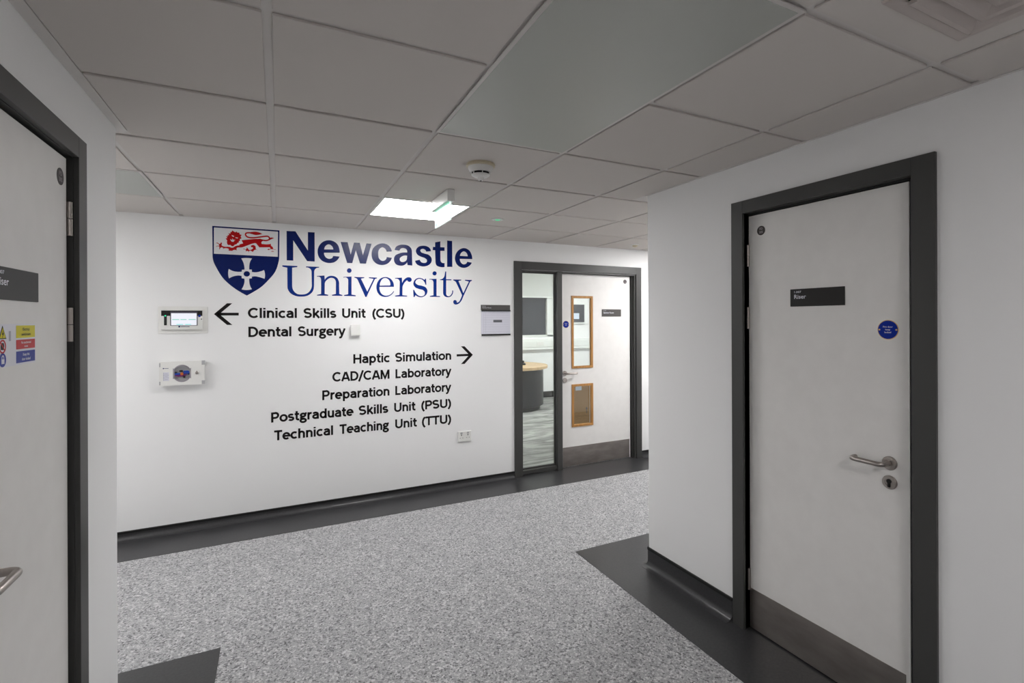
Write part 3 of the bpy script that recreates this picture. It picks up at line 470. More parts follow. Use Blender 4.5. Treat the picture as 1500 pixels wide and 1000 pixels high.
 'lion':[["-3044,22151 -2937,22076 -2830,22022 -2777,22101 -2705,22011 -2572,22021 -2562,21897 -2418,21853 -2491,21736 -2430,21594 -2545,21524 -2528,21400 -2618,21373 -2600,21271 -2708,21222 -2762,21115 -2869,21087 -2977,20956 -3101,20969 -3172,21047 -3296,21019 -3366,21096 -3394,21239 -3372,21364 -3477,21521 -3365,21550 -3435,21681 -3311,21689 -3364,21776 -3240,21785 -3286,21926 -3169,21894 -3151,22039 -3080,22024"],["-2438,21448 -2329,21469 -2221,21490 -2112,21510 -2003,21529 -1893,21548 -1791,21567 -1688,21587 -1585,21605 -1482,21619 -1378,21626 -1312,21632 -1242,21644 -1174,21650 -1113,21640 -1063,21605 -1047,21584 -1034,21561 -1023,21535 -1014,21509 -1008,21482 -1033,21470 -1056,21451 -1077,21427 -1092,21399 -1101,21370 -1104,21348 -1104,21325 -1100,21303 -1094,21282 -1083,21265 -1065,21253 -1043,21248 -1019,21249 -995,21251 -971,21251 -912,21246 -852,21243 -792,21241 -732,21243 -671,21249 -626,21257 -580,21266 -535,21278 -490,21291 -445,21307 -451,21281 -453,21255 -453,21229 -451,21203 -446,21179 -427,21145 -398,21119 -365,21096 -335,21070 -314,21038 -309,21017 -307,20995 -305,20973 -302,20952 -295,20932 -268,20899 -231,20876 -188,20865 -145,20865 -105,20879 -138,20897 -180,20895 -223,20879 -258,20850 -277,20814 -277,20783 -270,20753 -255,20725 -236,20703 -213,20689 -239,20719 -274,20741 -312,20753 -352,20756 -390,20747 -424,20727 -455,20698 -479,20661 -497,20620 -504,20579 -518,20609 -526,20643 -530,20678 -529,20714 -523,20748 -513,20769 -499,20789 -484,20808 -472,20827 -466,20849 -486,20890 -543,20909 -611,20907 -668,20886 -692,20844 -657,20818 -603,20818 -547,20839 -502,20875 -484,20921 -487,20946 -495,20970 -507,20991 -523,21010 -541,21024 -1251,20980 -1275,21018 -1300,21055 -1326,21092 -1352,21127 -1380,21162 -1400,21188 -1420,21216 -1441,21243 -1464,21265 -1490,21281 -1526,21288 -1562,21284 -1600,21273 -1637,21260 -1674,21248 -1750,21222 -1823,21189 -1896,21152 -1968,21114 -2040,21078 -2113,21043 -2185,21007 -2258,20972 -2330,20939 -2403,20909 -2484,20893 -2575,20890 -2662,20883 -2729,20857 -2763,20795 -2766,20763 -2765,20730 -2760,20698 -2751,20667 -2739,20639 -2774,20665 -2814,20682 -2857,20691 -2900,20691 -2942,20681 -2966,20670 -2989,20657 -3011,20640 -3031,20621 -3049,20600 -3297,20606 -3288,20620 -3280,20635 -3273,20651 -3267,20666 -3262,20683 -3289,20751 -3391,20781 -3517,20776 -3619,20738 -3649,20668 -3636,20692 -3630,20721 -3630,20752 -3636,20780 -3648,20803 -3662,20816 -3679,20824 -3698,20828 -3717,20828 -3736,20827 -3775,20807 -3810,20768 -3835,20717 -3847,20664 -3841,20615 -3854,20641 -3865,20668 -3873,20697 -3879,20726 -3883,20756 -3882,20777 -3878,20798 -3875,20819 -3873,20839 -3875,20859 -3908,20893 -3966,20899 -4030,20881 -4082,20845 -4101,20796 -4096,20821 -4088,20845 -4077,20869 -4064,20890 -4049,20909 -4020,20927 -3986,20931 -3950,20932 -3917,20939 -3892,20960 -3892,21013 -3935,21066 -3999,21105 -4061,21118 -4100,21090 -4090,21108 -4077,21125 -4063,21140 -4047,21153 -4031,21164 -3992,21165 -3953,21139 -3915,21105 -3877,21081 -3840,21086 -3818,21105 -3800,21128 -3785,21155 -3775,21184 -3769,21214 -3755,21205 -3741,21194 -3729,21180 -3718,21165 -3710,21148 -3706,21119 -3712,21087 -3721,21054 -3728,21021 -3725,20991 -3706,20960 -3679,20938 -3646,20922 -3611,20910 -3578,20898 -3514,20884 -3447,20886 -3379,20895 -3310,20902 -3243,20898 -3204,20887 -3166,20871 -3127,20854 -3088,20843 -3048,20840 -2995,20856 -2946,20890 -2898,20931 -2850,20971 -2798,21000 -2756,21015 -2713,21026 -2670,21035 -2627,21041 -2583,21043 -2565,21127 -2330,21218"],["-1822,21050 -1793,21082 -1757,21108 -1718,21127 -1678,21137 -1638,21137 -1604,21128 -1572,21111 -1543,21088 -1518,21060 -1499,21028 -1490,20996 -1490,20962 -1492,20926 -1492,20892 -1484,20860 -1464,20825 -1438,20795 -1407,20770 -1373,20752 -1337,20743 -1367,20764 -1401,20779 -1437,20787 -1474,20789 -1510,20783 -1555,20763 -1597,20730 -1633,20688 -1660,20640 -1677,20588 -1694,20604 -1711,20618 -1730,20631 -1749,20643 -1768,20654 -1789,20666 -1811,20678 -1833,20687 -1855,20692 -1878,20690 -1912,20667 -1939,20628 -1957,20579 -1962,20530 -1951,20489 -1947,20526 -1953,20565 -1966,20601 -1987,20632 -2013,20652 -2053,20659 -2097,20647 -2139,20619 -2171,20581 -2188,20538 -2171,20565 -2158,20596 -2150,20629 -2148,20662 -2151,20695 -2169,20739 -2202,20776 -2243,20802 -2288,20814 -2332,20809 -2300,20774 -2252,20758 -2197,20759 -2148,20778 -2114,20814 -2105,20838 -2100,20863 -2098,20890 -2100,20916 -2106,20940 -2085,20921 -2064,20901 -2044,20880 -2024,20859 -2005,20837 -1992,20819 -1980,20799 -1969,20780 -1956,20762 -1940,20749 -1903,20737 -1864,20740 -1823,20753 -1784,20775 -1749,20802 -1728,20820 -1706,20841 -1688,20863 -1676,20887 -1676,20912 -1688,20934 -1710,20950 -1736,20959 -1763,20958 -1785,20947"],["-1090,21507 -1048,21502 -988,21494 -917,21486 -845,21481 -781,21485 -724,21497 -670,21516 -621,21540 -578,21568 -542,21602 -515,21644 -502,21692 -500,21738 -507,21781 -522,21819 -542,21851 -569,21880 -605,21905 -649,21923 -701,21931 -763,21929 -832,21919 -906,21904 -979,21888 -1050,21872 -1117,21857 -1183,21841 -1249,21824 -1315,21808 -1383,21794 -1456,21779 -1531,21765 -1606,21752 -1678,21743 -1744,21739 -1808,21739 -1869,21743 -1927,21750 -1977,21762 -2017,21777 -2050,21797 -2077,21823 -2099,21852 -2115,21880 -2123,21901 -2125,21917 -2122,21932 -2116,21948 -2106,21962 -2092,21973 -2063,21984 -2014,21993 -1959,21999 -1908,22003 -1872,22006 -1874,22115 -1909,22112 -1960,22107 -2019,22101 -2078,22090 -2128,22071 -2166,22040 -2194,22002 -2212,21959 -2219,21912 -2214,21867 -2199,21824 -2176,21782 -2145,21741 -2106,21705 -2059,21676 -2006,21656 -1947,21642 -1883,21634 -1817,21630 -1748,21629 -1676,21634 -1600,21644 -1522,21657 -1446,21671 -1373,21685 -1303,21700 -1235,21716 -1169,21733 -1103,21749 -1038,21764 -967,21779 -894,21795 -824,21810 -761,21819 -712,21821 -678,21815 -652,21804 -632,21790 -617,21774 -607,21758 -600,21742 -597,21723 -598,21704 -602,21689 -610,21676 -629,21659 -660,21639 -699,21620 -742,21604 -786,21594 -838,21592 -904,21596 -971,21603 -1031,21611 -1074,21616"],["-1909,22092 -1862,22107 -1815,22121 -1767,22133 -1719,22143 -1671,22152 -1627,22158 -1583,22164 -1539,22168 -1494,22169 -1450,22168 -1405,22164 -1360,22157 -1316,22147 -1272,22135 -1228,22122 -1189,22108 -1150,22093 -1111,22076 -1073,22058 -1035,22039 -1081,22017 -1126,21997 -1173,21980 -1219,21964 -1266,21950 -1310,21938 -1355,21928 -1399,21920 -1444,21914 -1488,21913 -1533,21917 -1577,21925 -1621,21936 -1665,21949 -1709,21960 -1749,21969 -1789,21978 -1829,21988 -1870,21998 -1910,22008"],["-614,21679 -583,21714 -547,21745 -508,21770 -467,21788 -425,21798 -385,21801 -345,21797 -306,21786 -269,21770 -235,21748 -278,21731 -321,21713 -363,21693 -404,21671 -444,21648 -471,21631 -498,21612 -525,21594 -551,21574 -576,21554"],],
 'face':[["-3088,21796 -2938,21745 -2939,21662 -3045,21708"],["-2832,21649 -2653,21620 -2707,21563 -2832,21599"],["-3145,21503 -3082,21404 -3029,21428 -3046,21551 -2968,21453 -2832,21442 -2940,21401 -2911,21374 -2958,21288 -3082,21301 -3153,21399"],],
}
TBL = (3.625, 7.973)

# ================================================================== the setting
FX0, FX1, FY0 = -4.2, 7.0, -3.0
struct('floor', MB().box(FX0 - .2, FX1 + .2, FY0 - .2, YB + .15, -0.12, 0.0), 'floor')
struct('floor_room', MB().box(0.8, 7.4, YB + .15, 8.95, -0.12, 0.0), 'carpet')
# dark vinyl borders let into the floor (flush strips, 2 mm proud)
D1 = (1.365, 2.078, 2.052)      # left door opening: y0, y1, head
D2 = (0.995, 1.742, 2.052)
D3 = (2.115, 3.515, 2.020)
bz = 0.002
struct('trim_1', MB().box(FX0, FX1, 4.045, YB, 0, bz).box(2.0, 3.6, YB, YB + .06, 0, bz), 'vinyl_dark')
struct('trim_2', MB().prism([(XR, FY0), (1.742, FY0), (1.742, 2.834), (FX1, 2.834), (FX1, YRE), (XR, YRE), (XR, D2[1]), (XR + .12, D2[1]), (XR + .12, D2[0]), (XR, D2[0])], 0, bz), 'vinyl_dark')
struct('trim_3', MB().prism([(XL, FY0), (-0.243, FY0), (-0.243, 2.769), (FX0, 2.769), (FX0, YLE), (XL, YLE), (XL, D1[1]), (XL - .12, D1[1]), (XL - .12, D1[0]), (XL, D1[0])], 0, bz), 'vinyl_dark')

wl = MB().box(XL - .2, XL, FY0, D1[0], 0, CZ + .05).prism([(XL - .2, D1[1]), (XL, D1[1]), (XL, YLE - .010), (XL - .003, YLE - .003), (XL - .010, YLE), (XL - .2, YLE)], 0, CZ + .05).box(XL - .2, XL, D1[0], D1[1], D1[2], CZ + .05)
struct('wall_left', wl, 'wall')
struct('wall_left_return', MB().box(FX0, XL - .2, YLE - .2, YLE, 0, CZ + .05), 'wall')
wr = MB().box(XR, XR + .2, FY0, D2[0], 0, CZ + .05).prism([(XR + .2, D2[1]), (XR, D2[1]), (XR, YRE - .010), (XR + .003, YRE - .003), (XR + .010, YRE), (XR + .2, YRE)], 0, CZ + .05).box(XR, XR + .2, D2[0], D2[1], D2[2], CZ + .05)
struct('wall_right', wr, 'wall')
struct('wall_right_return', MB().box(XR + .2, FX1, YRE - .2, YRE, 0, CZ + .05), 'wall')
wb = MB().box(FX0, D3[0], YB, YB + .15, 0, 2.8).box(D3[1], FX1, YB, YB + .15, 0, 2.8).box(D3[0], D3[1], YB, YB + .15, D3[2], 2.8)
struct('wall_back', wb, 'wall')
struct('wall_front', MB().box(XL - .2, XR + .2, FY0 - .2, FY0, 0, CZ + .05), 'wall')
struct('wall_left_end', MB().box(FX0 - .2, FX0, YLE - .2, YB + .15, 0, CZ + .05), 'wall')
struct('wall_right_end', MB().box(FX1, FX1 + .2, YRE - .2, YB + .15, 0, CZ + .05), 'wall')
# the riser cupboards behind the two closed doors
struct('wall_left_cupboard', MB().box(XL - .9, XL - .7, .9, 2.3, 0, CZ), 'wall')
struct('wall_right_cupboard', MB().box(XR + .7, XR + .9, .8, 2.2, 0, CZ), 'wall')

# meeting room behind the far door
struct('wall_room_back', MB().box(0.8, 3.35, 8.75, 8.95, 0, 2.75).box(4.90, 7.4, 8.75, 8.95, 0, 2.75).box(3.35, 4.90, 8.75, 8.95, 0, 1.20).box(3.35, 4.90, 8.75, 8.95, 2.55, 2.75), 'wall')
struct('wall_room_left', MB().box(0.8, 1.0, YB + .15, 8.75, 0, 2.75), 'wall')
struct('wall_room_right', MB().box(7.2, 7.4, YB + .15, 8.75, 0, 2.75), 'wall')
struct('ceiling_room', MB().box(0.8, 7.4, YB, 8.95, 2.75, 2.85), 'tile')
struct('baseboard_room', MB().box(1.0, 7.2, 8.735, 8.75, 0, 0.118), 'plate')
wn = struct_root('window_1', (4.1, 8.76, 1.2))
obj('window_frame', MB().box(3.35, 4.90, 8.74, 8.90, 1.20, 1.232, .003).box(4.742, 4.90, 8.74, 8.90, 1.20, 2.55, .003).box(3.35, 3.42, 8.74, 8.90, 1.2, 2.55, .003).box(3.35, 4.9, 8.74, 8.9, 2.48, 2.55), 'upvc', wn)
obj('pane', MB().box(3.42, 4.742, 8.80, 8.82, 1.232, 2.48), 'dark_glass', wn)

# ceiling: exposed grid with recessed bars, one child per lay-in tile
ceil = struct('ceiling', MB(FC).box(XL - .2, XR + .2, FY0, YLE, -.06, -.008).box(FX0, FX1, YLE, YB, -.06, -.008), 'grid')
GAP = 0.012
X = lambda i: TX0 + TM * i
Y = lambda j: TY0 - TM * j
LIGHTS = {(2, 0): 'main', (-3, 0): 'left', (7, 0): 'right', (2, 7): 'near'}
PANELS = {(2, 3), (2, 4), (-1, 0), (-2, 0)}
tile_mesh = {}
def tile(x0, x1, y0, y1):
    x0 += GAP; x1 -= GAP; y0 += GAP; y1 -= GAP
    key = (round(x1 - x0, 3), round(y1 - y0, 3))
    if min(key) < 0.02: return
    if key not in tile_mesh:
        o = obj('ceiling_tile', MB(FC).box(x0, x1, y0, y1, -.008, 0, .0015, 1), 'tile', ceil)
        for v in o.data.vertices: v.co -= (Vector((x0, y0, CZ)) - ORIG[ceil.name])
        o.location = Vector((x0, y0, CZ)) - ORIG[ceil.name]
        tile_mesh[key] = o
    else:
        o = tile_mesh[key].copy(); COL.objects.link(o)
        o.location = Vector((x0, y0, CZ)) - ORIG[ceil.name]
for j in range(-1, 12):
    y0 = Y(j + 1); y1 = Y(j) if j >= 0 else YB
    for i in range(-6, 13):
        if (i, j) in LIGHTS or (i, j) in PANELS: continue
        if j <= 1:                                        # cross corridor
            if i > 9 or X(i) < FX0 - .3: continue
            tile(max(X(i), FX0), X(i + 1), y0, y1)
        else:
            if i == 0: tile(-0.547, X(1), y0, y1)
            elif 1 <= i <= 3: tile(X(i), X(i + 1), y0, y1)
            elif i == 4: tile(X(4), XR - .004, y0, y1)
            elif j == 2 and i < 0 and X(i) > FX0: tile(X(i), X(i + 1), YLE, y1)
            elif j == 2 and 4 < i < 9: tile(X(i), X(i + 1), YRE, y1)
struct('trim_4', MB().box(XL, XL + .033, FY0, YLE + .004, CZ - .001, CZ + .006, .001, 1), 'grid')
struct('trim_5', MB().box(XR - .014, XR, FY0, YRE + .004, CZ - .002, CZ + .006, .001, 1), 'grid')
struct('trim_6', MB().box(FX0, FX1, YB - .014, YB, CZ - .002, CZ + .006, .001, 1), 'grid')

# coved skirting with black capping
PROF = [(0, 0), (0, .100), (.004, .100), (.004, .036)] + [(.036 - .032 * math.cos(R(a)), .036 - .032 * math.sin(R(a))) for a in range(10, 91, 10)] + [(.05, .003), (.05, 0)]
def cove(name, path, top=.1, reach=1.0):
    k = top / .1
    pr = [(a * reach, z * k if z > .04 else z) for a, z in PROF]
    o = struct(name, MB().sweep(path, pr), 'vinyl_dark', None, True)
    cap = [(0, top), (0, top + .014), (.0055, top + .014), (.0075, top + .010), (.0075, top - .002), (.004, top - .002)]
    obj('capping', MB().sweep(path, cap), 'black', o)
    return o
cove('baseboard_back', [(FX0, YB, 0, -1), (2.036, YB, 0, -1)], .052)
cove('baseboard_back_right', [(3.588, YB, 0, -1), (FX1, YB, 0, -1)], .062)
cove('baseboard_right', [(XR, 1.818, -1, 0), (XR, YRE, -1, 0), (XR, YRE, -.7, .7), (XR, YRE, 0, 1), (FX1, YRE, 0, 1)], .103)
cove('baseboard_right_near', [(XR, FY0, -1, 0), (XR, .922, -1, 0)], .103)
cove('baseboard_left', [(XL, 2.155, 1, 0), (XL, YLE, 1, 0), (XL, YLE, .7, .7), (XL, YLE, 0, 1), (FX0, YLE, 0, 1)], .062, .35)
cove('baseboard_left_near', [(XL, FY0, 1, 0), (XL, 1.285, 1, 0)], .062, .35)

# ------------------------------------------------------------------ doors
def door_handle(f, u, v, sgn, leaf, **k):
    mb = MB(moved(f, u, v))
    L = k.get('length', .118)
    pts = [(0, 0, .006), (0, 0, .034)] + [(sgn * (.018 - .018 * math.cos(R(a))), 0, .036 + .020 * math.sin(R(a))) for a in range(15, 91, 15)]
    pts += [(sgn * L * .5, 0, .056)] + [(sgn * (L - .020 + .020 * math.sin(R(a))), 0, .036 + .020 * math.cos(R(a))) for a in range(0, 91, 15)] + [(sgn * L, 0, .020)]
    mb.lathe(0, 0, [(.026, 0), (.026, .006), (.0245, .008), (.012, .0085), (.012, .011)], 32).tube(pts, .0095)
    o = obj('door_handle', mb, 'steel', leaf, True); o['label'] = 'satin steel lever handle on a round rose'
    return o
def escutcheon(f, u, v, leaf, key=True):
    mb = MB(moved(f, u, v)).lathe(0, 0, [(.026, 0), (.026, .006), (.0245, .008), (.015, .0085), (.0145, .007)], 32)
    o = obj('keyhole_cover', mb, 'steel', leaf, True); o['label'] = 'round satin steel cover with lock cylinder'
    return o
def hinge(f, u, v, h, parent):
    mb = MB(moved(f, u, v))
    for a, b_ in ((0, h * .49), (h * .51, h)):
        prof = [(.0085 * math.cos(2 * PI * k / 16), .0085 * math.sin(2 * PI * k / 16)) for k in range(16)]
        fv = mb.f
        rows = [[mb.bm.verts.new(fv(p, z, q + .004)) for p, q in prof] for z in (a, b_)]
        for k in range(16): mb.face([rows[0][k], rows[0][(k + 1) % 16], rows[1][(k + 1) % 16], rows[1][k]])
        mb.face(rows[0][::-1]); mb.face(rows[1])
    mb.box(-.022, .0, 0, h, -.006, -.003)
    o = obj('hinge', mb, 'steel', parent, True); o['label'] = 'satin steel hinge'
    return o

# door in the left wall (hinges on its far side)
d1 = struct_root('door_1', (XL, 1.72, 0))
ft = .015
fr = MB(FLW).box(D1[1] - .018, 2.133, 0, 2.112, 0, ft, .0015).box(1.29, D1[0] + .018, 0, 2.112, 0, ft, .0015).box(D1[0] + .018, D1[1] - .018, 2.046, 2.112, 0, ft, .0015)
fr.box(D1[1] - .018, D1[1], 0, D1[2], -.18, 0).box(D1[0], D1[0] + .018, 0, D1[2], -.18, 0).box(D1[0] + .018, D1[1] - .018, D1[2] - .008, D1[2], -.18, 0)
fr.box(D1[1] - .040, D1[1] - .018, 0, D1[2], -.18, -.062).box(D1[0] + .018, D1[0] + .04, 0, D1[2], -.18, -.062).box(D1[0] + .018, D1[1] - .018, 2.02, 2.044, -.18, -.062)
obj('frame', fr, 'frame', d1)
lf1 = obj('leaf', MB(FD1).box(1.388, 2.0425, .008, 2.034, -.044, 0, .0015), 'leaf', d1)
door_handle(FD1, 1.437, .965, 1, lf1)
escutcheon(FD1, 1.437, .893, lf1)
for hz_ in (1.797, 1.468, .24): hinge(FD1, 2.0525, hz_, .105, d1)
obj('kick_plate', MB(FD1).box(1.39, 2.038, .01, .204, 0, .0015), 'kick', lf1)

# door in the right wall (hinges on its far side)
d2 = struct_root('door_2', (XR, 1.37, 0))
fr = MB(FRW).box(-1.806, -1.738, 0, 2.110, 0, ft, .0015).box(-.999, -.924, 0, 2.110, 0, ft, .0015).box(-1.738, -.999, 2.048, 2.110, 0, ft, .0015)
fr.box(-1.760, -1.742, 0, 2.06, -.18, 0).box(-.999, -.981, 0, 2.06, -.18, 0).box(-1.742, -.999, 2.048, 2.06, -.18, 0)
fr.box(-1.742, -1.72, 0, 2.05, -.18, -.078).box(-1.02, -.999, 0, 2.05, -.18, -.078).box(-1.742, -.999, 2.028, 2.05, -.18, -.078)
obj('frame', fr, 'frame', d2)
lf2 = obj('leaf', MB(FD2).box(-1.737, -1.0265, .008, 2.036, -.044, 0, .0015), 'leaf', d2)
obj('frame_lining', MB(FRW).box(-1.0215, -.999, 0, 2.05, -.077, -.026).box(-1.742, -.999, 2.0395, 2.049, -.077, -.026), 'black', d2)
door_handle(FD2, -1.095, .978, -1, lf2)
escutcheon(FD2, -1.095, .905, lf2)
obj('lock_cylinder', MB(moved(FD2, -1.095, .905)).disc(0, .005, .0085, .006, .0105, 20).box(-.005, .005, -.018, .002, .006, .0105, .001, 1), 'plate', lf2)
for hz_ in (1.789, 1.482, .193): hinge(FD2, -1.7395, hz_, .105, d2)
kp = obj('kick_plate', MB(FD2).box(-1.734, -1.043, .010, .203, 0, .0015), 'kick', lf2)
kp['label'] = 'brushed steel kick plate'

# far door with glazed side panel
d3 = struct_root('door_3', (2.8, YB, 0))
fr = MB(FB).box(2.038, 2.118, 0, 2.100, -.03, ft, .0015).box(3.512, 3.583, 0, 2.100, -.03, ft, .0015).box(2.118, 3.512, 2.022, 2.100, -.03, ft, .0015)
fr.box(2.115, 2.130, 0, 2.02, -.15, 0).box(3.497, 3.515, 0, 2.02, -.15, 0).box(2.13, 3.497, 2.008, 2.022, -.15, -.002)
fr.box(3.478, 3.497, 0, 2.02, -.15, -.100).box(3.484, 3.497, 0, 2.008, -.044, -.030).box(2.60, 3.497, 1.998, 2.008, -.15, -.10)
obj('frame', fr, 'frame', d3)
obj('mullion', MB(FB).box(2.521, 2.577, 0, 2.02, -.072, .004, .0015), 'frame', d3)
side = obj('side_frame', MB(FB).box(2.130, 2.521, .012, .050, -.08, -.012, .002).box(2.13, 2.142, .050, 2.008, -.075, -.045).box(2.511, 2.521, .050, 2.008, -.070, -.045).box(2.142, 2.511, 1.994, 2.008, -.075, -.045).box(2.142, 2.511, .050, .064, -.075, -.045), 'frame', d3)
obj('side_pane', MB(FB).box(2.140, 2.513, .062, 1.996, -.063, -.057), 'glass', d3)
LB = .010
lv = MB(FD3)
lv.box(2.582, 2.735, LB, 2.004, -.044, 0).box(2.968, 3.474, LB, 2.004, -.044, 0)
for a, b_ in ((LB, .425), (.843, 1.035), (1.765, 2.004)): lv.box(2.735, 2.968, a, b_, -.044, 0)
lf3 = obj('leaf', lv, 'leaf', d3)
for zb, zt in ((1.021, 1.778), (.412, .856)):
    mb = MB(FD3)
    wd = .024
    mb.box(2.720, 2.720 + wd, zb, zt, -.020, .010, .002).box(2.983 - wd, 2.983, zb, zt, -.020, .010, .002)
    mb.box(2.720 + wd, 2.983 - wd, zt - wd, zt, -.020, .010, .002).box(2.720 + wd, 2.983 - wd, zb, zb + wd, -.020, .010, .002)
    o = obj('vision_panel', mb, 'oak', lf3); o['label'] = 'oak beaded vision panel'
    obj('pane', MB(FD3).box(2.736, 2.967, zb + .012, zt - .012, -.028, -.022), 'glass', lf3)
door_handle(FD3, 2.638, .975, 1, lf3, length=.125)
escutcheon(FD3, 2.638, .904, lf3)
obj('kick_plate', MB(FD3).box(2.612, 3.462, .012, .210, 0, .0015), 'kick', lf3)

# ================================================================== things on the back wall
WT = .0012
def glyph(mb, key, w0=0.0, w1=WT):
    for loops in SHAPES[key]:
        lp = []
        for s_ in loops:
            q = [tuple(int(k) / 1e4 for k in t.split(',')) for t in s_.split()]
            c = [q[0]]
            for p in q[1:]:
                if abs(p[0] - c[-1][0]) + abs(p[1] - c[-1][1]) > 2e-4: c.append(p)
            lp.append(c)
        mb.prism(lp, w0, w1)
    return mb
crest = thing('wall_crest', 'blue and white shield crest with a red lion on the white wall', 'crest', FB(.03, 1.75))
obj('shield', glyph(MB(FB), 'shield'), 'navy', crest)
obj('chief', glyph(MB(FB), 'chief', WT, WT + .0006), 'white', crest)
ln = obj('lion', glyph(MB(FB), 'lion', WT + .0006, WT + .0012), 'red', crest)
obj('lion_face', glyph(MB(FB), 'face', WT + .0012, WT + .0017), 'white', ln)
cx_ = obj('cross', glyph(MB(FB), 'cross', WT, WT + .0006), 'white', crest)
obj('boss', glyph(MB(FB), 'boss', WT + .0006, WT + .0011), 'navy', cx_)
wm = thing('wall_word', 'large bold navy sans-serif word beside the top of the shield crest', 'lettering', FB(.66, 1.98), 'big blue words beside the crest')
for k in ('nN', 'ne', 'nw', 'nc', 'na', 'ns', 'nt', 'nl', 'nf'): obj('letter', glyph(MB(FB), k), 'navy', wm)
wm = thing('wall_word', 'large blue serif word directly below the bold navy word', 'lettering', FB(.66, 1.66), 'big blue words beside the crest')
for k in ('uU', 'un', 'ui', 'uv', 'ue', 'ur', 'us', 'uj', 'ut', 'uy'): obj('letter', glyph(MB(FB), k), 'blue', wm)

LINES = [
 (1.551, [('Clinical', -.204, .137), ('Skills', .184, .431), ('Unit', .475, .670), ('(CSU)', .715, .987)], 'black direction line starting with Clinical, right of the left-pointing arrow'),
 (1.4055, [('Dental', -.201, .097), ('Surgery', .143, .503)], 'black two-word direction line starting with Dental, left of the small white box'),
 (1.169, [('Haptic', .561, .863), ('Simulation', .905, 1.408)], 'black direction line starting with Haptic, left of the right-pointing arrow'),
 (1.027, [('CAD/CAM', .397, .857), ('Laboratory', .907, 1.410)], 'black direction line starting with CAD, second of the right-aligned block'),
 (.882, [('Preparation', .320, .856), ('Laboratory', .905, 1.408)], 'black direction line starting with Preparation, middle of the right-aligned block'),
 (.735, [('Postgraduate', -.049, .562), ('Skills', .602, .846), ('Unit', .895, 1.088), ('(PSU)', 1.130, 1.406)], 'black direction line starting with Postgraduate, longest of the right-aligned block'),
 (.592, [('Technical', -.036, .402), ('Teaching', .444, .857), ('Unit', .903, 1.100), ('(TTU)', 1.135, 1.406)], 'black direction line starting with Technical, lowest of the right-aligned block'),
]
for v0, ws, lab in LINES:
    t = thing('direction_line', lab, 'lettering', FB(ws[0][1], v0), 'black direction lines on the back wall')
    for s_, a, b_ in ws:
        mb = MB(FB); stroke_word(mb, s_, a, b_, v0 + .001, .0785, 0, WT)
        obj('word', mb, 'letter_black', t)
def arrow(u_tip, v, sgn, label, dl, half, back):
    mb = MB(FB)
    t = .0215
    mb.ribbon([(u_tip + sgn * .022, v), (u_tip + sgn * dl, v)], t * .95, 0, WT)
    s_ = [(u_tip, v), (u_tip + sgn * .034, v), (u_tip + sgn * back, v + half - .0), (u_tip + sgn * (back - .034), v + half)]
    for q in (1, -1):
        mb.prism([(a, v + (b_ - v) * q) for a, b_ in s_], 0, WT)
    tag(obj('direction_arrow', mb, 'letter_black'), label, 'arrow', 'direction arrows')
arrow(-.424, 1.582, 1, 'black arrow pointing left, beside the upper direction lines', .160, .0815, .118)
arrow(1.616, 1.207, -1, 'black arrow pointing right, near the notice holder', .156, .0815, .115)

# alarm panel with a lit screen, let into a flush plate
p = thing('alarm_panel', 'white wall panel with a lit screen, left of the left-pointing arrow', 'panel', FB(-.61, 1.44))
obj('back_plate', MB(FB).box(-.762, -.463, 1.440, 1.637, 0, .006, .002), 'plastic', p)
un = obj('housing', MB(FB).box(-.743, -.492, 1.468, 1.612, .006, .022, .003), 'plastic', p)
obj('dark_band', MB(FB).box(-.741, -.494, 1.568, 1.607, .022, .0228), 'plate', p)
obj('screen_surround', MB(FB).box(-.688, -.524, 1.498, 1.600, .0228, .0236, .001, 1), 'violet', p)
sc_ = obj('screen', MB(FB).box(-.6825, -.529, 1.501, 1.5875, .0236, .0245), 'screen', p)
obj('screen_text', MB(FB).box(-.676, -.634, 1.5395, 1.5445, .0245, .0249).box(-.627, -.590, 1.5395, 1.5445, .0245, .0249).box(-.578, -.535, 1.5395, 1.5445, .0245, .0249), 'screen_teal', sc_)
obj('screen_button', MB(FB).box(-.650, -.612, 1.5035, 1.509, .0245, .0249).box(-.598, -.563, 1.5035, 1.509, .0245, .0249), 'screen_cyan', sc_)
obj('lamp_strip', MB(FB).box(-.7245, -.708, 1.501, 1.578, .0228, .0240, .001, 1), 'black', p)
obj('status_light', MB(FB).disc(-.7165, 1.569, .0048, .024, .0252, 16), 'led_green', p)
obj('blue_badge', MB(FB).disc(-.512, 1.568, .0085, .0228, .0236, 20), 'signblue', p)
obj('keyhole', MB(FB).disc(-.500, 1.545, .004, .022, .0228, 16), 'black', p)
obj('maker_mark', MB(FB).disc(-.6345, 1.4905, .006, .022, .0225, 16).box(-.626, -.573, 1.4885, 1.4925, .022, .0224), 'navy', p)

# gas valve box
p = thing('valve_box', 'white valve box with a rounded window onto coloured valves, below the alarm panel', 'box', FB(-.612, 1.06))
obj('back_box', MB(FB).box(-.742, -.488, 1.075, 1.236, 0, .020, .004), 'plastic', p)
win = [(-.668, 1.116), (-.668, 1.190)] + arc(-.617, 1.150, .055, .062, 145, 35, 10) + [(-.566, 1.190), (-.566, 1.116)] + arc(-.617, 1.156, .055, .062, -35, -145, 10)
outer = [(-.752, 1.068), (-.480, 1.068), (-.480, 1.240), (-.752, 1.240)]
cov = obj('cover', MB(FB).prism([outer, win], .020, .036), 'plastic', p)
obj('window_lining', MB(FB).prism([[(-.617 + (a + .617) * 1.06, 1.153 + (b_ - 1.153) * 1.06) for a, b_ in win], [(-.617 + (a + .617) * .88, 1.153 + (b_ - 1.153) * .90) for a, b_ in win]], .0205, .0375), 'window_lining', p)
obj('window_back', MB(FB).prism(win, .0202, .0225), 'greyplastic', p)
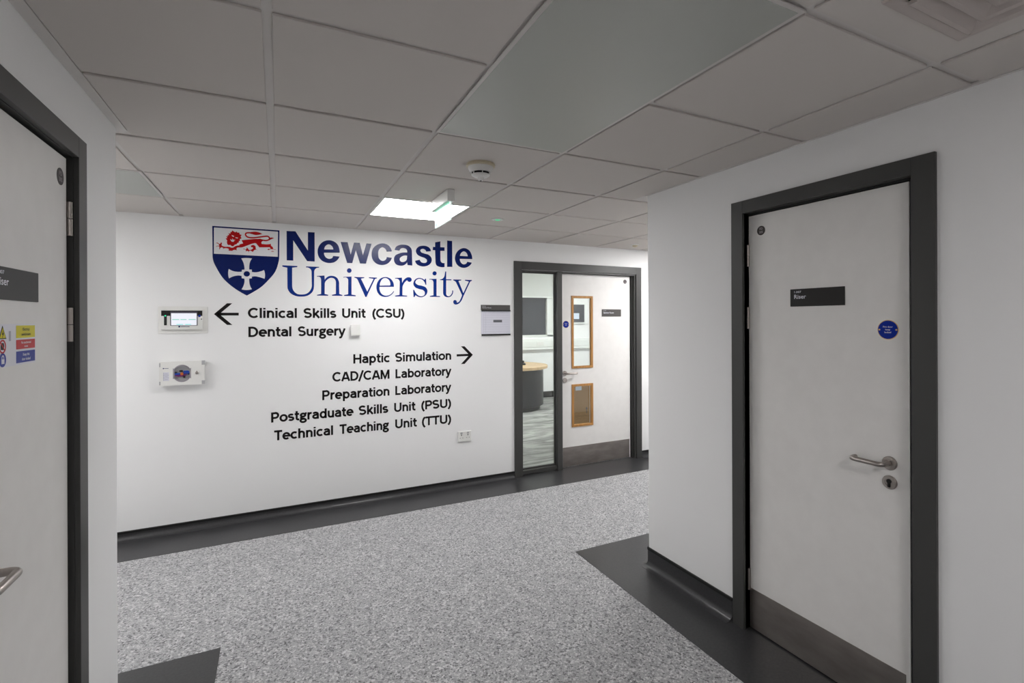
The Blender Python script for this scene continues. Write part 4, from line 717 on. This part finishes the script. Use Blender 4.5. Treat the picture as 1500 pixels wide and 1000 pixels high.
vb = obj('valve_body', MB(FB).tube([(-.660, 1.147, .030), (-.625, 1.150, .030), (-.573, 1.158, .030)], .0085).box(-.610, -.578, 1.146, 1.172, .0225, .036, .003), 'medblue', p, True)
obj('valve_hose', MB(FB).tube([(-.660, 1.143, .031), (-.640, 1.135, .032), (-.612, 1.136, .032), (-.590, 1.146, .032)], .0055), 'purple', p, True)
obj('valve_knob', MB(FB).disc(-.618, 1.150, .010, .030, .040, 20), 'orange', p)
obj('valve_lever', MB(FB).box(-.634, -.613, 1.164, 1.176, .026, .036, .003), 'black', p)
for a_, b_, c_ in ((-.655, 1.158, .008), (-.576, 1.150, .009), (-.604, 1.126, .007)): obj('pipe_cap', MB(FB).disc(a_, b_, c_, .0225, .035, 16), 'black', p)
obj('corner_clip', MB(FB).box(-.752, -.744, 1.204, 1.232, .014, .0365), 'greyplastic', p)
obj('corner_clip', MB(FB).box(-.752, -.744, 1.076, 1.100, .014, .0365), 'greyplastic', p)
obj('corner_clip', MB(FB).box(-.498, -.479, 1.210, 1.2405, .014, .0365), 'greyplastic', p)
obj('corner_clip', MB(FB).box(-.498, -.479, 1.0675, 1.096, .014, .0365), 'greyplastic', p)
lb = obj('printed_label', MB(FB).box(-.729, -.694, 1.104, 1.165, .036, .0364), 'paper', p)
obj('label_lines', MB(FB).box(-.727, -.7245, 1.106, 1.163, .0364, .0366).box(-.729, -.694, 1.125, 1.1275, .0364, .0366).box(-.729, -.694, 1.1435, 1.146, .0364, .0366).box(-.721, -.702, 1.152, 1.155, .0364, .0366).box(-.721, -.702, 1.134, 1.137, .0364, .0366).box(-.721, -.702, 1.112, 1.115, .0364, .0366), 'paleink', lb)
obj('maker_mark', MB(FB).disc(-.727, 1.193, .0042, .036, .0365, 14).box(-.722, -.697, 1.1915, 1.1945, .036, .0364), 'navy', p)
obj('lock', MB(moved(FB, -.527, 1.153)).lathe(0, 0, [(.0105, .036), (.0105, .042), (.008, .044)], 20).box(-.003, .003, -.004, .016, .042, .048, .001, 1), 'steel', p, True)

# small white box after the second line
p = thing('sensor_box', 'small plain white box on the wall, beside the two-word direction line', 'box', FB(.575, 1.41))
obj('base', MB(FB).box(.541, .613, 1.407, 1.494, 0, .020, .003), 'plastic', p)
obj('cover', MB(FB).box(.538, .616, 1.404, 1.497, .020, .034, .005), 'plastic', p)

# double socket low on the wall
p = thing('wall_socket', 'low white double socket outlet near the far door frame', 'socket', FB(1.53, .41))
obj('face_plate', MB(FB).box(1.466, 1.594, .412, .508, 0, .012, .004), 'plastic', p)
for du in (1.499, 1.561):
    obj('socket_holes', MB(FB).box(du - .004, du + .004, .468, .479, .012, .0124).box(du - .016, du - .009, .446, .450, .012, .0124).box(du + .009, du + .016, .446, .450, .012, .0124), 'hole', p)
    obj('rocker_switch', MB(FB).box(du - .010, du + .010, .484, .500, .012, .0155, .0015), 'greyplastic', p)

# notice holder beside the door
p = thing('notice_holder', 'paper notice in a dark edged holder, left of the far door frame', 'notice', FB(1.846, 1.385))
obj('header', MB(FB).box(1.697, 1.995, 1.622, 1.672, 0, .008, .001), 'plate_light', p)
obj('header_lip', MB(FB).box(1.701, 1.998, 1.612, 1.624, 0, .012, .001), 'black', p)
word(w_ := MB(FB), 'Meeting', 1.709, 1.656, .0075, 0, .0083); word(w_, 'Seminar Room', 1.709, 1.640, .0105, 0, .0083)
obj('header_print', w_, 'signwhite', p)
sh = obj('paper_sheet', MB(FB).box(1.699, 1.998, 1.394, 1.614, 0, .003), 'paper', p)
mb = MB(FB)
for k in range(9): mb.box(1.722, 1.985, 1.597 - .0222 * k, 1.5982 - .0222 * k, .003, .0033)
mb.box(1.722, 1.7232, 1.405, 1.598, .003, .0033).box(1.744, 1.7452, 1.405, 1.598, .003, .0033)
obj('ruled_lines', mb, 'paleink', sh)
obj('printed_block', MB(FB).box(1.822, 1.912, 1.507, 1.530, .003, .0034), 'ink', sh)
obj('bottom_bar', MB(FB).box(1.703, 1.997, 1.382, 1.397, 0, .012, .001), 'black', p)

# ------------------------------------------------------------------ signs on the doors
def name_plate(f, u, v, wd, h, label, m_, rows, group):
    p = thing('door_sign', label, 'sign', f(u + wd / 2, v), group)
    obj('plate', MB(f).box(u, u + wd, v, v + h, 0, .004, .001), m_, p)
    mb = MB(f)
    for s_, du, dv, sz, fit in rows: word(mb, s_, u + du, v + dv, sz, 0, .0044, fit=fit, weight=.01)
    obj('lettering', mb, 'signwhite', p)
G1 = 'dark name plates on the doors'
name_plate(FD2, -1.509, 1.585, .246, .078, 'dark plate reading Riser on the right-hand door', 'plate', [('1.007', .017, .0605, .0085, .034), ('Riser', .018, .0345, .0185, .057)], G1)
name_plate(FD1, 1.578, 1.583, .246, .078, 'dark plate reading Riser on the left-hand door, cut by the photo edge', 'plate', [('1.007', .014, .0605, .0085, .036), ('Riser', .014, .0345, .0185, .060)], G1)
name_plate(FD3, 3.102, 1.562, .252, .078, 'small grey name plate beside the tall vision panel of the far door', 'plate_light', [('1.1', .018, .058, .012, .025), ('Seminar Room', .018, .033, .017, .135)], G1)
def fire_disc(f, u, v, r, label):
    p = thing('fire_rating_disc', label, 'disc', f(u, v - r), 'round brown fire rating discs')
    obj('disc', MB(f).disc(u, v, r, 0, .0012, 28), 'brown_disc', p)
    mb = MB(f)
    word(mb, 'FD', u, v + r * .14, r * .48, 0, .0015, 'CENTER', .012); word(mb, '30S', u, v - r * .58, r * .48, 0, .0015, 'CENTER', .012)
    obj('lettering', mb, 'disc_print', p)
fire_disc(FD2, -1.665, 1.956, .0225, 'small brown disc near the top hinge of the right-hand door')
fire_disc(FD1, 1.992, 1.966, .0255, 'small brown disc near the top corner of the left-hand door')
fire_disc(FD3, 3.411, 1.945, .0225, 'small brown disc in the top corner of the far door')
def blue_sign(f, u, v, r, label, rows):
    p = thing('blue_disc_sign', label, 'sign', f(u, v - r), 'round blue fire door signs')
    obj('rim', MB(f).disc(u, v, r, 0, .0015, 36), 'brass', p)
    obj('face', MB(f).disc(u, v, r * .94, .0015, .0022, 36), 'signblue', p)
    for s_ in (-1, 1): obj('screw', MB(f).disc(u + s_ * r * .80, v, r * .085, .0022, .0032, 14), 'brass', p)
    mb = MB(f)
    for s_, dv, sz in rows: word(mb, s_, u, v + dv * r, sz * r, 0, .0026, 'CENTER', .01)
    obj('lettering', mb, 'signwhite', p)
blue_sign(FD2, -1.100, 1.4865, .0375, 'round blue sign above the handle of the right-hand door', [('Fire door', .22, .17), ('keep', -.06, .17), ('locked', -.34, .17)])
blue_sign(FD3, 2.654, 1.481, .0375, 'round blue sign left of the tall vision panel on the far door', [('Fire door', .22, .17), ('keep', -.06, .17), ('shut', -.34, .17)])

# electrical warning sign on the left door
p = thing('warning_sign', 'white safety sign with yellow, red and blue panels on the left-hand door', 'sign', FD1(1.70, 1.42))
K = .581 / .6
yv = lambda z: 1.53 + (z - 1.53) * K
obj('board', MB(FD1).box(1.552, 1.810, yv(1.4185), yv(1.5245), 0, .0015), 'signwhite', p)
rows = [('signyellow', 1.4975 - .0095, 1.5205, ('Electrical', 'switchroom'), 'letter_black'), ('signred', 1.459, 1.4835, ('No unauthorised', 'access'), 'signwhite'), ('signblue', 1.4235, 1.4535, ('Keep this', 'door locked'), 'signwhite')]
for m_, a, b_, tx, tm in rows:
    a, b_ = yv(a), yv(b_)
    q = obj('coloured_panel', MB(FD1).box(1.699, 1.806, a, b_, .0015, .002), m_, p)
    mb = MB(FD1); hh = b_ - a
    word(mb, tx[0], 1.7525, a + hh * .58, hh * .24, 0, .0024, 'CENTER', .015); word(mb, tx[1], 1.7525, a + hh * .18, hh * .24, 0, .0024, 'CENTER', .015)
    obj('lettering', mb, tm, q)
def rtri(cu, cv, r): return [(cu + r * math.cos(R(90 + 120 * k)), cv + r * math.sin(R(90 + 120 * k))) for k in range(3)]
tz, rz, kz = yv(1.502), yv(1.4695), yv(1.4365)
q = obj('hazard_symbol', MB(FD1).prism(rtri(1.629, tz - .003, .021), .0015, .002), 'letter_black', p)
obj('hazard_field', MB(FD1).prism(rtri(1.629, tz - .003, .0165), .002, .0024), 'signyellow', q)
obj('lightning_bolt', MB(FD1).prism([(1.631, tz + .007), (1.6245, tz - .003), (1.6285, tz - .003), (1.626, tz - .0105), (1.6335, tz + .0005), (1.6295, tz + .0005)], .0024, .0028), 'letter_black', q)
q = obj('prohibition_symbol', MB(FD1).prism([arc(1.629, rz, .0165, .0165, 0, 360, 30)[:-1], arc(1.629, rz, .0128, .0128, 0, 360, 30)[:-1]], .0015, .002), 'signred', p)
obj('hand_shape', MB(FD1).prism([(1.622, rz - .008), (1.634, rz - .008), (1.637, rz), (1.635, rz + .008), (1.628, rz + .009), (1.622, rz + .006), (1.620, rz)], .0015, .0019), 'letter_black', q)
obj('slash', MB(FD1).ribbon([(1.618, rz + .011), (1.640, rz - .011)], .003, .0019, .0023), 'signred', q)
q = obj('mandatory_symbol', MB(FD1).disc(1.629, kz, .0165, .0015, .002, 30), 'signblue', p)
obj('padlock_shape', MB(FD1).box(1.622, 1.636, kz - .009, kz + .002, .002, .0024).ribbon([(1.6245, kz + .001), (1.6245, kz + .007), (1.627, kz + .010), (1.631, kz + .010), (1.6335, kz + .007), (1.6335, kz + .001)], .0025, .002, .0024), 'signwhite', q)
obj('small_print', MB(FD1).box(1.661, 1.671, yv(1.482), yv(1.507), .0015, .0018), 'paleink', p)

# ================================================================== ceiling fittings
def light(i, j, kind, label):
    x0, y0 = X(i), Y(j + 1)
    t = thing('ceiling_light', label, 'light', FC(x0 + .3, y0 + .3), 'square ceiling lights')
    b_ = .012
    fm = MB(FC)
    fm.box(x0 + b_, x0 + .6 - b_, y0 + b_, y0 + b_ + .012, -.008, .001).box(x0 + b_, x0 + .6 - b_, y0 + .6 - b_ - .012, y0 + .6 - b_, -.008, .001)
    fm.box(x0 + b_, x0 + b_ + .012, y0 + b_ + .012, y0 + .6 - b_ - .012, -.008, .001).box(x0 + .6 - b_ - .012, x0 + .6 - b_, y0 + b_ + .012, y0 + .6 - b_ - .012, -.008, .001)
    obj('frame', fm, 'plastic', t)
    obj('diffuser', MB(FC).box(x0 + .024, x0 + .576, y0 + .024, y0 + .576, -.006, -.001), {'main': 'lamp'}.get(kind, 'lamp_' + kind), t)
light(2, 0, 'main', 'lit square ceiling panel behind the hanging exit sign')
light(-3, 0, 'left', 'unseen square ceiling panel added to light the left of the cross corridor')
light(7, 0, 'right', 'unseen square ceiling panel added to light the right of the cross corridor')
light(2, 7, 'near', 'unseen square ceiling panel added behind the viewer to light the near corridor')
for k, (x, y) in enumerate(((2.4, 6.9), (5.4, 6.9))):
    t = thing('ceiling_light', ('lit ceiling panel in the left of the meeting room', 'lit ceiling panel in the right of the meeting room')[k], 'light', (x, y, 2.75), 'square ceiling lights')
    obj('diffuser', MB().box(x - .28, x + .28, y - .28, y + .28, 2.742, 2.748), 'lamp_room', t)
    obj('frame', MB().box(x - .3, x + .3, y - .3, y - .28, 2.735, 2.75).box(x - .3, x + .3, y + .28, y + .3, 2.735, 2.75).box(x - .3, x - .28, y - .28, y + .28, 2.735, 2.75).box(x + .28, x + .3, y - .28, y + .28, 2.735, 2.75), 'plastic', t)

def ceiling_panel(x0, x1, y0, y1, label):
    t = thing('radiant_panel', label, 'panel', FC((x0 + x1) / 2, (y0 + y1) / 2), 'grey-green metal ceiling panels')
    obj('sheet', MB(FC).box(x0 + .013, x1 - .013, y0 + .013, y1 - .013, -.0015, .002, .001, 1), 'panel', t)
    mb = MB(FC)
    for a, b_, c, d in ((x0, x1, y0, y0 + .013), (x0, x1, y1 - .013, y1), (x0, x0 + .013, y0 + .013, y1 - .013), (x1 - .013, x1, y0 + .013, y1 - .013)): mb.box(a, b_, c, d, -.003, .0005)
    obj('edge_trim', mb, 'grid', t)
ceiling_panel(X(2), X(3), Y(5), Y(3), 'long grey-green metal ceiling panel in the corridor near the viewer')
ceiling_panel(X(-2), X(0), Y(1), Y(0), 'grey-green metal ceiling panel above the left end of the back wall')

# hanging exit sign
ex = .905
p = thing('exit_sign', 'green and white exit sign hanging from the ceiling by the lit panel', 'sign', FC(ex, 3.02, .18))
hs = obj('housing', MB(FC).box(ex - .0215, ex + .0215, 2.838, 3.190, 0, .070, .004), 'plastic', p)
obj('test_light', MB(FC).disc(ex, 2.845, .004, .070, .0715, 12), 'black', hs)
FE = Frame((ex - .004, 0, CZ), (0, -1, 0), (0, 0, 1), (-1, 0, 0))
bl = obj('sign_blade', MB(FE).box(-3.165, -2.842, -.178, -.070, -.008, 0, .001, 1), 'exit_white', p)
obj('green_band', MB(FE).prism([(-3.160, -.079), (-3.160, -.072), (-2.856, -.072), (-2.856, -.110)], 0, .0006), 'exit_green', bl)  # green cut to a wedge; the white around it is painted-in glare
obj('doorway_symbol', MB(FE).box(-3.150, -3.115, -.168, -.112, 0, .0006), 'exit_pale', bl)
pic = MB(FE)
pic.disc(-3.068, -.110, .0055, 0, .0006, 14)                                          # head
pic.ribbon([(-3.070, -.113), (-3.080, -.140)], .0085, 0, .0006)
pic.ribbon([(-3.080, -.136), (-3.092, -.150), (-3.088, -.166)], .006, 0, .0006)
pic.ribbon([(-3.080, -.136), (-3.066, -.151), (-3.056, -.165)], .006, 0, .0006)
pic.ribbon([(-3.072, -.118), (-3.088, -.126), (-3.097, -.120)], .0045, 0, .0006)
pic.ribbon([(-3.072, -.119), (-3.062, -.132), (-3.052, -.128)], .0045, 0, .0006)
obj('running_figure', pic, 'exit_pale', bl)
obj('arrow_symbol', MB(FE).ribbon([(-2.990, -.137), (-2.885, -.137)], .012, 0, .0006).ribbon([(-2.960, -.112), (-2.990, -.137), (-2.960, -.162)], .012, 0, .0006), 'exit_pale', bl)

# smoke detector
p = thing('smoke_detector', 'round domed smoke detector on the ceiling, nearer than the exit sign', 'detector', FC(.893, 2.325))
obj('base_ring', MB(FC).lathe(.893, 2.325, [(.069, 0), (.071, .004), (.070, .013), (.062, .016)]), 'cream', p, True)
bd = obj('body', MB(FC).lathe(.893, 2.325, [(.063, .014), (.060, .026), (.052, .040), (.051, .042), (.045, .042)]), 'plastic', p, True)
obj('vent_slot', MB(FC).lathe(.893, 2.325, [(.044, .040), (.042, .053)]), 'hole', p, True)
for k in range(6):
    obj('slot_rib', MB(turned(moved(FC, .893, 2.325), k * PI / 3 + .35)).box(.039, .0475, -.002, .002, .040, .053), 'plastic', p)
dm = obj('dome', MB(FC).lathe(.893, 2.325, [(.046, .052), (.044, .056), (.032, .063), (.016, .066), (.014, .076), (.010, .081)]), 'plastic', p, True)
obj('sensor_tip', MB(FC).disc(.893, 2.325, .005, .081, .083, 14), 'black', dm)

p = thing('emergency_light', 'small round green-lit ceiling fitting right of the exit sign', 'light', FC(1.494, 3.536))
obj('bezel', MB(FC).lathe(1.494, 3.536, [(.047, 0), (.046, .004), (.040, .007), (.026, .0075), (.025, .003)]), 'plastic', p, True)
obj('lens', MB(FC).disc(1.494, 3.536, .023, .002, .008, 24, r1=.014), 'led_green', p)
p = thing('motion_sensor', 'tiny pale sensor on the ceiling near the far door frame', 'sensor', FC(3.26, 4.118))
obj('bezel', MB(FC).lathe(3.26, 4.118, [(.040, 0), (.039, .006), (.030, .010)]), 'plastic', p, True)
obj('lens', MB(FC).lathe(3.26, 4.118, [(.028, .009), (.024, .022), (.012, .030)]), 'cream', p, True)

# square air diffuser, top right
ux0, ux1, uy0, uy1 = 1.305, 1.672, .336, .703
cx2, cy2 = (ux0 + ux1) / 2, (uy0 + uy1) / 2
p = thing('air_diffuser', 'square stepped air vent in the ceiling near the right wall', 'vent', FC(cx2, cy2))
def sq_ring(mb, h0, w0, h1, w1, th=.0015):
    """a four-sided sloping blade from half-size h0 at depth w0 to h1 at w1"""
    f = mb.f
    rows = []
    for h, z in ((h0, w0), (h1, w1), (h1 - th, w1 + th * .2), (h0 - th, w0 + th * .2)):
        rows.append([mb.bm.verts.new(f(cx2 + sx * h, cy2 + sy * h, z)) for sx, sy in ((-1, -1), (1, -1), (1, 1), (-1, 1))])
    rows.append(rows[0])
    for A, B in zip(rows, rows[1:]):
        for i in range(4): mb.face([A[i], A[(i + 1) % 4], B[(i + 1) % 4], B[i]])
HF = (ux1 - ux0) / 2
fl = MB(FC)
sq_ring(fl, HF, .0, HF - .002, .006); sq_ring(fl, HF - .002, .006, HF - .034, .008, .001)
obj('flange', fl, 'vent', p)
for k in range(3):
    ho = HF - .037 - .046 * k
    bld = MB(FC)
    sq_ring(bld, ho - .042, -.004, ho - .012, .016); sq_ring(bld, ho - .012, .016, ho - .002, .019, .001); sq_ring(bld, ho - .002, .019, ho - .003, .010)
    obj('blade', bld, 'vent', p)
obj('centre_plate', MB(FC).box(cx2 - .040, cx2 + .040, cy2 - .040, cy2 + .040, .002, .012, .002), 'vent', p)
obj('throat', MB(FC).box(cx2 - HF + .034, cx2 + HF - .034, cy2 - HF + .034, cy2 + HF - .034, 0, .001), 'frame', p)

# ================================================================== the meeting room
p = thing('roller_blind', 'pale roller blind half drawn over the dark window of the far room', 'blind', (4.1, 8.71, 1.95))
obj('fabric', MB().box(3.33, 4.93, 8.712, 8.716, 1.985, 2.60), 'blind', p)
obj('bottom_bar', MB().box(3.33, 4.93, 8.705, 8.722, 1.958, 1.988, .003), 'upvc', p)
obj('roller', MB(Frame((0, 8.714, 2.60), (0, 1, 0), (0, 0, 1), (1, 0, 0))).disc(0, 0, .022, 3.33, 4.93, 20), 'blind', p, True)
p = thing('cable_trunking', 'white cable trunking along the wall under the far room window', 'trunking', (4.0, 8.72, .95))
obj('channel', MB().box(1.05, 7.15, 8.68, 8.75, .950, 1.157, .004), 'upvc', p)
obj('cover_strip', MB().box(1.05, 7.15, 8.672, 8.68, 1.00, 1.125, .003), 'upvc', p)
obj('outlet', MB().box(4.48, 4.63, 8.666, 8.672, 1.03, 1.10, .002), 'plastic', p)
p = thing('wall_display', 'dark screen on the far room wall, seen through the tall vision panel', 'screen', (5.3, 8.72, 1.45))
obj('bezel', MB(FW).box(4.98, 5.62, 1.45, 1.86, 0, .05, .004), 'upvc', p)
sc_ = obj('screen', MB(FW).box(5.02, 5.585, 1.475, 1.835, .05, .052), 'dark_glass', p)
obj('screen_reflection', MB(FW).box(5.25, 5.46, 1.54, 1.66, .052, .0525), 'label_and_reflection', sc_)  # pale patch painted on as a bright reflection in the screen
TCX, TCY = TBL
p = thing('round_table', 'round beech topped table on a dark drum base, seen through the side glass', 'table', (TCX, TCY, 0))
FT = Frame((TCX, TCY, 0), (1, 0, 0), (0, 1, 0), (0, 0, 1))
obj('tabletop', MB(FT).lathe(0, 0, [(.60, .695), (.62, .700), (.622, .742), (.615, .750)], 64), 'beech', p, True)
obj('drum_base', MB(FT).lathe(0, 0, [(.53, .07), (.545, .08), (.545, .695)], 64), 'drum', p, True)
obj('plinth', MB(FT).lathe(0, 0, [(.48, .0), (.48, .07)], 64), 'black', p, True)
tp = thing('table_microphone', 'small black puck standing on the round table', 'microphone', (TCX + .16, TCY - .12, .75))
obj('puck', MB(Frame((TCX + .16, TCY - .12, .75), (1, 0, 0), (0, 1, 0), (0, 0, 1))).lathe(0, 0, [(.045, 0), (.045, .020), (.030, .034)], 24), 'black', tp, True)
obj('stem', MB(Frame((TCX + .16, TCY - .12, .75), (1, 0, 0), (0, 1, 0), (0, 0, 1))).lathe(0, 0, [(.012, .033), (.020, .060), (.012, .075)], 16), 'black', tp, True)
def carton(x0, x1, y0, y1, z0, z1, label, print_):
    p = thing('cardboard_box', label, 'box', ((x0 + x1) / 2, (y0 + y1) / 2, z0), 'cardboard boxes behind the far door')
    obj('carton', MB().box(x0, x1, y0, y1, z0, z1, .004), 'cardboard', p)
    obj('tape', MB().box(x0 + .30, x0 + .36, y0 - .001, y1 + .001, z1 - .001, z1 + .001).box(x0 + .30, x0 + .36, y0 - .001, y0 + .001, z1 - .07, z1), 'tape', p)
    if print_:
        f = Frame((x0, y0, z0), (1, 0, 0), (0, 0, 1), (0, -1, 0))
        for du in (.20, .29, .38):                       # handling marks: two arrows and a glass
            mk = MB(f)
            if du != .29:
                mk.box(du - .004, du + .004, .03, .085, 0, .001).prism([(du - .018, .082), (du + .018, .082), (du, .112)], 0, .001)
            else:
                mk.prism([(du - .022, .115), (du + .022, .115), (du + .012, .08), (du - .012, .08)], 0, .001).box(du - .003, du + .003, .045, .08, 0, .001).box(du - .016, du + .016, .038, .045, 0, .001)
            obj('handling_mark', mk, 'ink', p)
        obj('shipping_label', MB(f).box(.035, .125, z1 - z0 - .20, z1 - z0 - .10, 0, .001), 'label_and_reflection', p)
carton(3.325, 3.86, 5.45, 5.76, 0, .30, 'lower brown cardboard box behind the far door, mostly hidden', False)
carton(3.328, 3.85, 5.452, 5.75, .302, .83, 'upper brown cardboard box with a pale label, behind the low vision panel', True)
